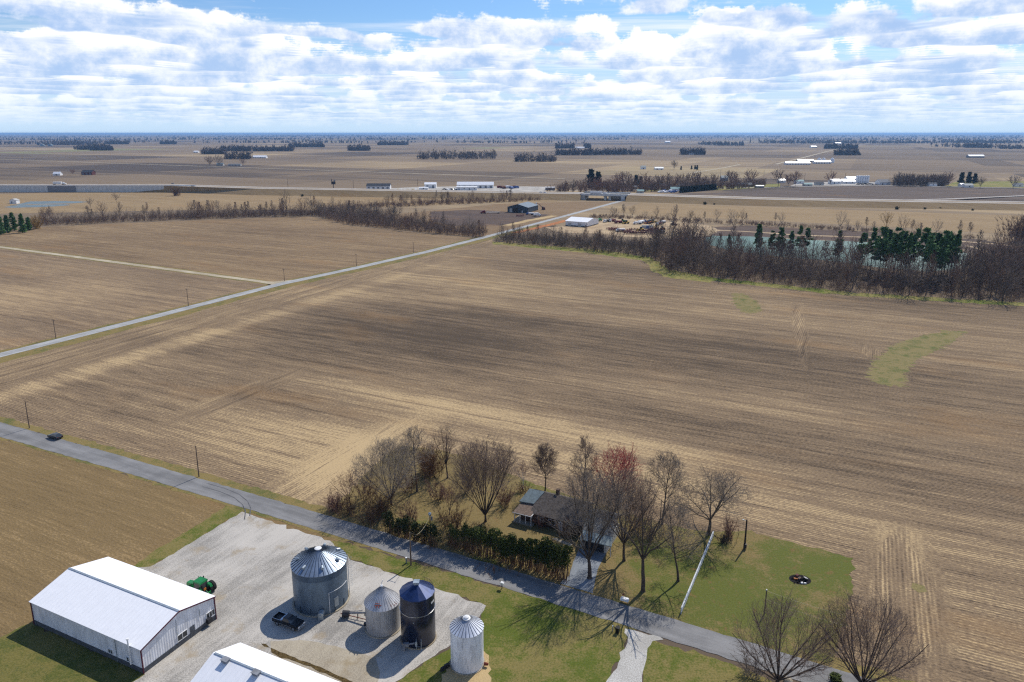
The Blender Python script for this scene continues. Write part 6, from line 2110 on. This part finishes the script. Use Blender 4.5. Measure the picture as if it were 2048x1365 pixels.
def far_wood(label, x0, x1, yb, yt, mat='far_wood', seed=0, n=2400, h=22.0, name="distant_wood"):
    """a wood on the plain: thousands of twiggy facets over its whole depth"""
    d0 = at((x0 + x1) / 2, yb).y
    d1 = max(d0 + 30, (CAM_H - h) * FPX / max(1.5, (yt - 264.6)) * 0.995)
    a, b = at(x0, yb), at(x1, yb)
    r = np.random.RandomState(seed)
    T = max(6, n // 26)                                   # trees, then the twigs of each
    tu, tw = r.rand(T), r.rand(T) ** 1.2
    tx = a.x + (b.x - a.x) * tu + r.randn(T) * 2
    ty = d0 + (d1 - d0) * tw * (0.6 + 0.4 * np.sin(tu * 9 + seed) ** 2)
    th_ = h * np.clip(0.82 + 0.34 * r.randn(T), 0.3, 1.55)
    tc_ = th_ * (0.22 + 0.1 * r.rand(T))
    k = r.randint(0, T, n)
    d = r.randn(n, 3)
    d /= np.linalg.norm(d, axis=1, keepdims=True)
    q = r.rand(n, 1) ** 0.45
    p = np.stack([tx[k], ty[k], th_[k] * 0.56], 1) + d * q * np.stack([tc_[k], tc_[k], th_[k] * 0.46], 1)
    low = r.rand(n) < 0.16
    p[low, 2] = th_[k][low] * r.rand(low.sum()) * 0.4
    g = 1.0 + max(0, (d0 - 2000) / 1000)
    side = np.stack([r.randn(n), r.randn(n), 0.2 * r.randn(n)], 1) * 0.55 * g
    m = (d * 0.6 + np.array([0, 0, 0.9]) + 0.35 * r.randn(n, 3)) * (2.4 * min(g, 2.6))
    v = np.stack([p - side - m * .4, p + side - m * .4, p + m * .6], 1).reshape(-1, 3)
    v[:, 2] = np.maximum(v[:, 2], 0.0)
    f = np.arange(3 * n).reshape(-1, 3)
    o = obj(name, np_mesh(name, v, f), M[mat])
    return tag(o, label, "wood", kind='stuff')


for i, (lab, x0, x1, yb, yt) in enumerate([
        ("bare grey wood standing alone on the plain left of centre", 832, 990, 319.5, 297), ("small square bare wood right of the lone grey wood", 1031, 1111, 324, 306), ("bare grey wood beyond the village", 1195, 1283, 310, 295),
        ("low scrub line joining the two woods beyond the bridge", 1110, 1195, 311, 303), ("dark copse around the distant white barn", 1111, 1148, 297.5, 291), ("right part of the dark copse around the white barn", 1170, 1181, 297, 291),
        ("long dark wood left of centre on the plain", 440, 585, 303, 290), ("dark wood right of the long left wood", 578, 648, 295, 285), ("small dark windbreak on the plain", 696, 738, 302, 298), ("dark wood near the horizon left of centre", 754, 812, 291, 281),
        ("dark oval wood near the left horizon", 207, 256, 289, 280), ("dark wood at the far left behind the domed bins", 68, 148, 291, 280), ("dark wood cut by the left edge", -20, 20, 290, 276), ("small oval wood near the right horizon", 1440, 1492, 292, 280),
        ("long dark wood band near the right horizon", 1536, 1860, 287.5, 278), ("dark wood at the right edge near the horizon", 2022, 2080, 299, 283), ("wood band behind the right edge wood", 1940, 2060, 287, 277), ("dark trees around the far white house", 1363, 1412, 310, 303),
        ("dark trees around the green roofed farmhouse", 1672, 1722, 311, 302), ("bare trees by the distant road farm", 1650, 1716, 298, 288), ("dark scrub by the far left farm bins", 150, 220, 300, 293), ("trees around the distant left farm", 402, 450, 309, 300),
        ("bare grove behind the gravel road house", 450, 500, 319, 303), ("scrub row at the edge of the left farm", 180, 225, 301.5, 296), ("distant farm trees near the right edge", 1934, 1978, 296, 287), ("trees round the small left copse", 320, 352, 289, 285)]):
    far_wood(lab, x0, x1, yb, yt, seed=i, n=int(min(9000, 1200 + 46 * (x1 - x0))))
for k, (yb, yt, n_) in enumerate([(286, 279, 16), (280, 273.5, 24), (276, 270, 30), (272.5, 268.0, 22), (270, 266.3, 16)]):
    r = random.Random(k)
    vs, fs, o_ = [], [], 0
    for j in range(n_):
        x0 = r.uniform(-150, 2100)
        x1 = x0 + r.uniform(60, 330) * (1 + k * 0.5)
        o = far_wood("far tree bands melting into the horizon haze, band %s the skyline" % ("on" if k == 4 else ("just below", "below", "under", "well below")[3 - k]), x0, x1, yb + r.uniform(-1, 1), yt + r.uniform(-.4, .4), seed=100 + 20 * k + j, n=700 + 150 * k, h=22)
        me = o.data
        co = np.zeros(len(me.vertices) * 3)
        me.vertices.foreach_get('co', co)
        vs.append(co.reshape(-1, 3))
        fs.append(np.arange(len(me.vertices)).reshape(-1, 3) + o_)
        o_ += len(me.vertices)
        lb = o["label"]
        bpy.data.objects.remove(o)
        bpy.data.meshes.remove(me)
    o = obj("horizon_woods", np_mesh("horizon_woods", np.concatenate(vs), np.concatenate(fs)), M['far_wood'])
    tag(o, lb, "wood", kind='stuff')

# small cedars dotted on the highway bank
CED = shrub("x", (300, 400), 396, 6, 'cedar_dark', 3, 20, "bank_shrub", twig_r=0.2, kids=4)
CEDM = CED.data
bpy.data.objects.remove(CED)
rr = random.Random(19)
for i in range(34):
    if i < 12:
        x, y = rr.uniform(560, 1010), rr.uniform(386, 396)
    else:
        x, y = rr.uniform(1330, 2040), 0
        y = 401 + (x - 1330) * 0.0185 + rr.uniform(2, 10)
    o = bpy.data.objects.new("bank_shrub", CEDM)
    COL.objects.link(o)
    o.location = at(x, y)
    s = rr.uniform(0.6, 1.3)
    o.scale = (s, s, s)
    tag(o, "small dark shrub dotted on the dry grass below the highway", "shrub", "dark shrubs on the highway bank")

# ------------------------------------------------------------------ trucks, machines and cars farther off
def semi(label, loc, rz, trailer, cab, L=14.0, flat=False, name="semi_truck"):
    t = thing(name, label, "truck", loc, rz)
    if flat:
        MB().box((-L / 2 - 1, 0, 1.35), (L, 2.5, 0.3)).box((-0.9, 0, 1.9), (0.2, 2.4, 1.0)).build("trailer", M[trailer], t)
    else:
        MB().box((-L / 2 - 1, 0, 2.7), (L, 2.6, 2.9)).box((-L / 2 - 1, 0, 1.1), (L * 0.8, 1.2, 0.3)).build("trailer", M[trailer], t)
    MB().side([(0.2, 0.7), (5.2, 0.7), (5.3, 1.9), (3.6, 2.1), (3.2, 3.0), (1.0, 3.5), (0.2, 3.2)], -1.2, 1.2).build("cab", M[cab], t)
    MB().box((3.45, 0, 2.55), (0.1, 2.1, 0.7), ry=-0.42).build("windscreen", M['glass'], t)
    for x in (4.2, 1.3, 0.1, -L + 1.0, -L - 0.2):
        for s in (-1, 1):
            MB().wheel((x, s * 1.05, 0.5), 0.5, 0.35, 12).build("wheel", M['rubber'], t)
    return t


def truck(label, loc, rz, bedm, cabm, name="dump_truck", high=2.4, group=None):
    t = thing(name, label, "truck", loc, rz, group)
    MB().side([(-4.2, 1.1), (0.8, 1.1), (0.9, high), (-4.4, high * 0.95)], -1.2, 1.2).build("bed", M[bedm], t)
    MB().side([(1.0, 0.6), (3.6, 0.6), (3.6, 1.6), (2.7, 1.75), (2.3, 2.7), (1.0, 2.7)], -1.15, 1.15).build("cab", M[cabm], t)
    MB().box((2.58, 0, 2.2), (0.1, 1.9, 0.7), ry=-0.4).build("windscreen", M['glass'], t)
    for x in (2.6, -2.2, -3.4):
        for s in (-1, 1):
            MB().wheel((x, s * 1.05, 0.5), 0.5, 0.4, 12).build("wheel", M['rubber'], t)
    return t


def loader(label, loc, rz, paint, name="wheel_loader", group=None):
    t = thing(name, label, "machine", loc, rz, group)
    MB().side([(-3.0, 0.9), (0.8, 0.8), (0.8, 1.7), (-1.0, 2.0), (-3.0, 2.0)], -1.0, 1.0).build("body", M[paint], t)
    MB().box((-0.4, 0, 2.6), (1.6, 1.5, 1.5), taper=0.85).box((-0.4, 0, 3.4), (1.5, 1.5, 0.12)).build("cab", M['glass'], t)
    MB().tube((0.4, -0.6, 1.7), (3.0, -0.6, 0.7), 0.16, n=6).tube((0.4, 0.6, 1.7), (3.0, 0.6, 0.7), 0.16, n=6).build("arm", M[paint], t)
    MB().side([(2.9, 0.1), (4.0, 0.1), (3.5, 0.5), (3.2, 1.3), (2.9, 1.2)], -1.4, 1.4).build("bucket", M[paint], t)
    for x in (-2.0, 1.2):
        for s in (-1, 1):
            MB().wheel((x, s * 1.15, 0.75), 0.75, 0.5, 14).build("wheel", M['rubber'], t)
    return t


def implement(label, loc, rz, paint, L=9.0, seed=0, group=None):
    t = thing("farm_implement", label, "machine", loc, rz, group)
    mb = MB()
    r = random.Random(seed)
    mb.box((0, 0, 1.0), (L, 0.3, 0.3)).box((0, 1.2, 1.0), (L, 0.3, 0.3)).box((-L * 0.2, -1.2, 0.8), (0.3, 2.6, 0.3))
    for i in range(7):
        x = -L / 2 + L * (i + .5) / 7
        mb.box((x, 0.6, 1.0), (0.25, 1.8, 0.25))
        mb.box((x + 0.2, 0.5, 1.5 + 0.4 * r.random()), (0.7, 0.9, 1.1 * r.random() + 0.3))
    mb.build("frame", M[paint], t)
    mb = MB()
    for i in range(6):
        mb.wheel((-L / 2 + L * (i + .5) / 6, 0.2, 0.45), 0.45, 0.2, 10, (1, 0, 0))
    mb.build("gang", M['dark_steel'], t)
    return t


dvec = HW[5] - HW[4]
ha_ = math.atan2(dvec.y, dvec.x)
hq = hw_off(5, 6.0)
q = at(1206, 389.4, 7.15)
semi("white semi trailer truck crossing the highway bridge", (q.x, q.y, 7.12), ha_, 'white_far', 'white_far', 15)
q = at(125, 369.5, 9.2)
semi("white semi truck on the highway above the retaining wall", (q.x, q.y, 9.12), 0.0, 'white_far', 'white_far', 12)
for x, y, z, lab, mt, rz in ((346, 368.5, 8.8, "grey car on the highway near the end of the retaining wall", 'grey', -0.1), (386, 373.3, 8.6, "black car on the highway past the retaining wall", 'black', -0.1),
                             (1020, 383.5, 7.1, "dark car on the highway in front of the truck lot", 'black', ha_), (1082, 386, 7.1, "first of two white cars approaching the bridge", 'white_far', ha_), (1090, 386.3, 7.1, "second of two white cars approaching the bridge", 'white_far', ha_)):
    q = at(x, y, z)
    hatchback(lab, (q.x, q.y, z), rz, M[mt])
q = at(1647, 400, 0)
hatchback("white van parked alone at the edge of the brown field by the highway", (q.x, q.y, 0.12), 0.3, M['white_far'], "van", "van")
q = at(971, 427.5)
semi("flatbed semi truck parked on the dark earth left of the dark barn", (q.x, q.y, 0.05), math.pi + 0.05, 'siding', 'red', 14, True)
q = at(1075, 433)
truck("white box truck parked below the dark barn", (q.x, q.y, 0.05), 0.45, 'white_far', 'white_far', "box_truck", 3.6)
q = at(1059, 430)
truck("blue and white dump truck beside the white box truck", (q.x, q.y, 0.05), 2.9, 'white_far', 'blue')
q = at(1040, 434)
implement("low dark red trailer left of the white box truck", q, 0.1, 'red', 8, 3)
g = at(1087, 420)
t = thing("excavator", "dark excavator with raised boom and pale bucket right of the dark barn", "excavator", g, math.pi)
MB().box((0, 0, 1.9), (3.6, 2.6, 1.7), taper=0.9).build("body", M['rustred'], t)
MB().box((0.9, 0.8, 3.1), (1.4, 1.1, 1.5), taper=0.85).build("cab", M['glass'], t)
MB().tube((1.5, 0, 2.4), (5.2, 0, 6.2), 0.35, n=6).tube((5.2, 0, 6.2), (7.6, 0, 7.4), 0.28, n=6).build("boom", M['rustred'], t)
MB().box((8.0, 0, 7.2), (1.4, 1.2, 1.4), taper=0.6).build("bucket", M['white_far'], t)
for s in (-1, 1):
    MB().box((0, s * 1.2, 0.5), (4.2, 0.6, 0.95), taper=0.85).build("track", M['dark_steel'], t)

YG = "machines parked in the equipment yard"
rr = random.Random(23)
for lab, x, y, kind, m1, m2 in [
        ("green truck at the right corner of the white shed", 1198, 443, 't', 'green', 'green'), ("small dark truck with white cab near the white shed", 1212, 445, 't', 'dark_steel', 'white_far'), ("small red and white truck at the yard's back edge", 1223, 444, 't', 'red', 'white_far'),
        ("bright red truck in the back row of the yard", 1236, 447, 't', 'red', 'red'), ("dark green machine behind the bright red truck", 1244, 445, 'l', 'green', ''), ("yellow loader in the back row of the yard", 1252, 448, 'l', 'yellow', ''),
        ("left white truck of the white group on the sand", 1274, 449, 't', 'white_far', 'white_far'), ("middle white truck of the white group on the sand", 1280, 447.5, 't', 'white_far', 'white_far'), ("right white truck of the white group on the sand", 1287, 446, 't', 'white_far', 'blue'),
        ("left orange loader on the sand", 1296, 448, 'l', 'orange', ''), ("middle orange loader on the sand", 1301, 446.5, 'l', 'orange', ''), ("right yellow orange loader on the sand", 1307, 446, 'l', 'yellow', ''),
        ("white truck with red bed at the right of the sand", 1317, 450.5, 't', 'red', 'white_far'), ("white truck at the right end of the sand", 1324, 447, 't', 'white_far', 'white_far'), ("dark machine beyond the sand's right end", 1347, 451, 'l', 'dark_steel', ''),
        ("yellow machine left of the pale container", 1281, 462, 'l', 'yellow', ''), ("red trailer right of the pale container", 1308, 461, 'i', 'red', ''), ("orange loader at the right end of the front rows", 1324, 461, 'l', 'orange', ''),
        ("dark green truck at the right end of the front row", 1321, 468, 't', 'dark_steel', 'green'), ("white machine in the front row among red implements", 1240, 463.5, 't', 'white_far', 'white_far')]:
    q = at(x, y)
    p = (q.x, q.y, 0.06)
    rz = rr.uniform(-.4, .4) + (math.pi if rr.random() < .5 else 0) + 0.5
    if kind == 't':
        truck(lab, p, rz, m1, m2, group=YG)
    elif kind == 'l':
        loader(lab, p, rz, m1, group=YG)
    else:
        implement(lab, p, rz, m1, 9, int(x), YG)
for i, (x, y) in enumerate([(1228, 461.5), (1247, 465), (1256, 466.5), (1264, 467), (1291, 468.5), (1302, 467), (1296, 464), (1286, 465), (1236, 463), (1252, 463.5), (1270, 468.5), (1279, 469), (1310, 469), (1316, 465), (1268, 462), (1222, 460), (1306, 464), (1258, 469)]):
    q = at(x, y)
    implement("rusty red implement in the front rows of the equipment yard", (q.x, q.y, 0.06), rr.uniform(-.4, .3), 'rustred' if i % 3 else 'red', 9, i, "rusty implements in the front rows")
q = at(1295, 457.5)
t = thing("shipping_container", "pale blue grey container between the yellow machine and red trailer", "container", q, -0.1)
MB().box((0, 0, 1.5), (10, 2.6, 2.9)).build("body", M['siding'], t)
MB().box((0, -1.34, 1.45), (2.4, 0.06, 2.6)).build("door", M['blue'], t)

# rows of parked cars and trucks too small to show their parts
def car_mesh(long):
    mb = MB()
    mb.side([(-2.2, 0.3), (2.2, 0.3), (2.2, 0.75), (1.1, 0.95), (0.4, 1.45), (-1.4, 1.45), (-2.1, 0.95)], -0.9, 0.9)
    for x in (-1.4, 1.4):
        mb.wheel((x, 0, 0.32), 0.32, 1.9, 10)
    return mb.mesh("parked_car")


CARM = car_mesh(1)
CARM.materials.append(M['white_far'])


def park(label, group, pts, mats, seed=0, s=1.0, name="parked_car", cat="car"):
    r = random.Random(seed)
    for x, y in pts:
        o = bpy.data.objects.new(name, CARM)
        COL.objects.link(o)
        o.material_slots[0].link = 'OBJECT'
        o.material_slots[0].material = M[r.choice(mats)]
        o.location = at(x, y) + Vector((0, 0, 0.14))
        o.rotation_euler.z = r.uniform(0, 6.28)
        o.scale = (s, s, s * 1.1)
        tag(o, label, cat, group)


park("dark vehicle in the packed line left of the long arched shed", "vehicles beside the long arched shed", [(888 + i * 3.6, 380 + (i % 2)) for i in range(8)], ['black', 'dark_steel', 'red', 'white_far'], 1, 1.2)
park("dark red or white rig lined up in the truck lot right of the arched shed", "rigs in the truck lot", [(1000 + i * 4.6, 376.5 + (i % 3) * .6) for i in range(8)], ['red', 'white_far', 'rustred', 'blue'], 2, 2.2, "parked_rig", "truck")
park("pale camper in the cluster before the wide teal roofed house", "campers by the village road", [(1320 + i * 4.2, 386 - (i % 3) * 1.3) for i in range(8)], ['white_far', 'white_far', 'siding', 'blue'], 3, 1.7, "camper", "camper")
park("dark car in the grain yard before the white barns", "cars in the grain yard", [(1716 + i * 4.5, 370 - (i % 2) * .8) for i in range(7)], ['black', 'dark_steel', 'grey'], 4, 1.4)
park("pale vehicle beside the low flat white building", "vehicles by the flat white building", [(796, 381), (803, 381), (815, 381.5), (826, 381), (832, 380.5)], ['siding', 'white_far', 'yellow'], 5, 1.2)
for i, (x, b, tp_) in enumerate([(576, 376, 359), (707, 377, 360), (835, 372, 358), (946, 371, 356), (1440, 366, 340), (1527, 362, 342), (1609, 362, 346), (1690, 362, 346)]):
    pole("%s of the thin far utility poles counted from the left along the highway" % ("first", "second", "third", "fourth", "fifth", "sixth", "seventh", "rightmost")[i], (x, b), tp_, M['pole_dark'], 0.22, arm=2.2)

# ------------------------------------------------------------------ the air
HZ = 4.8e-5
m = bpy.data.materials.new("haze_air")
m.use_nodes = True
nt = NT(m.node_tree)
nt.n.remove(nt.n['Principled BSDF'])
pv = nt.new('ShaderNodeVolumePrincipled')
pv.inputs['Color'].default_value = (0.34, 0.60, 1.0, 1)
pv.inputs['Density'].default_value = HZ
pv.inputs['Anisotropy'].default_value = 0.2
nt.l.new(pv.outputs[0], nt.n['Material Output'].inputs['Volume'])
mb = MB().box((0, 35000, 44.5), (140000, 80000, 91))
o = mb.build("haze", m)
o["kind"] = 'stuff'
o["label"] = "pale blue haze thickening towards the horizon"
o.display_type = 'WIRE'
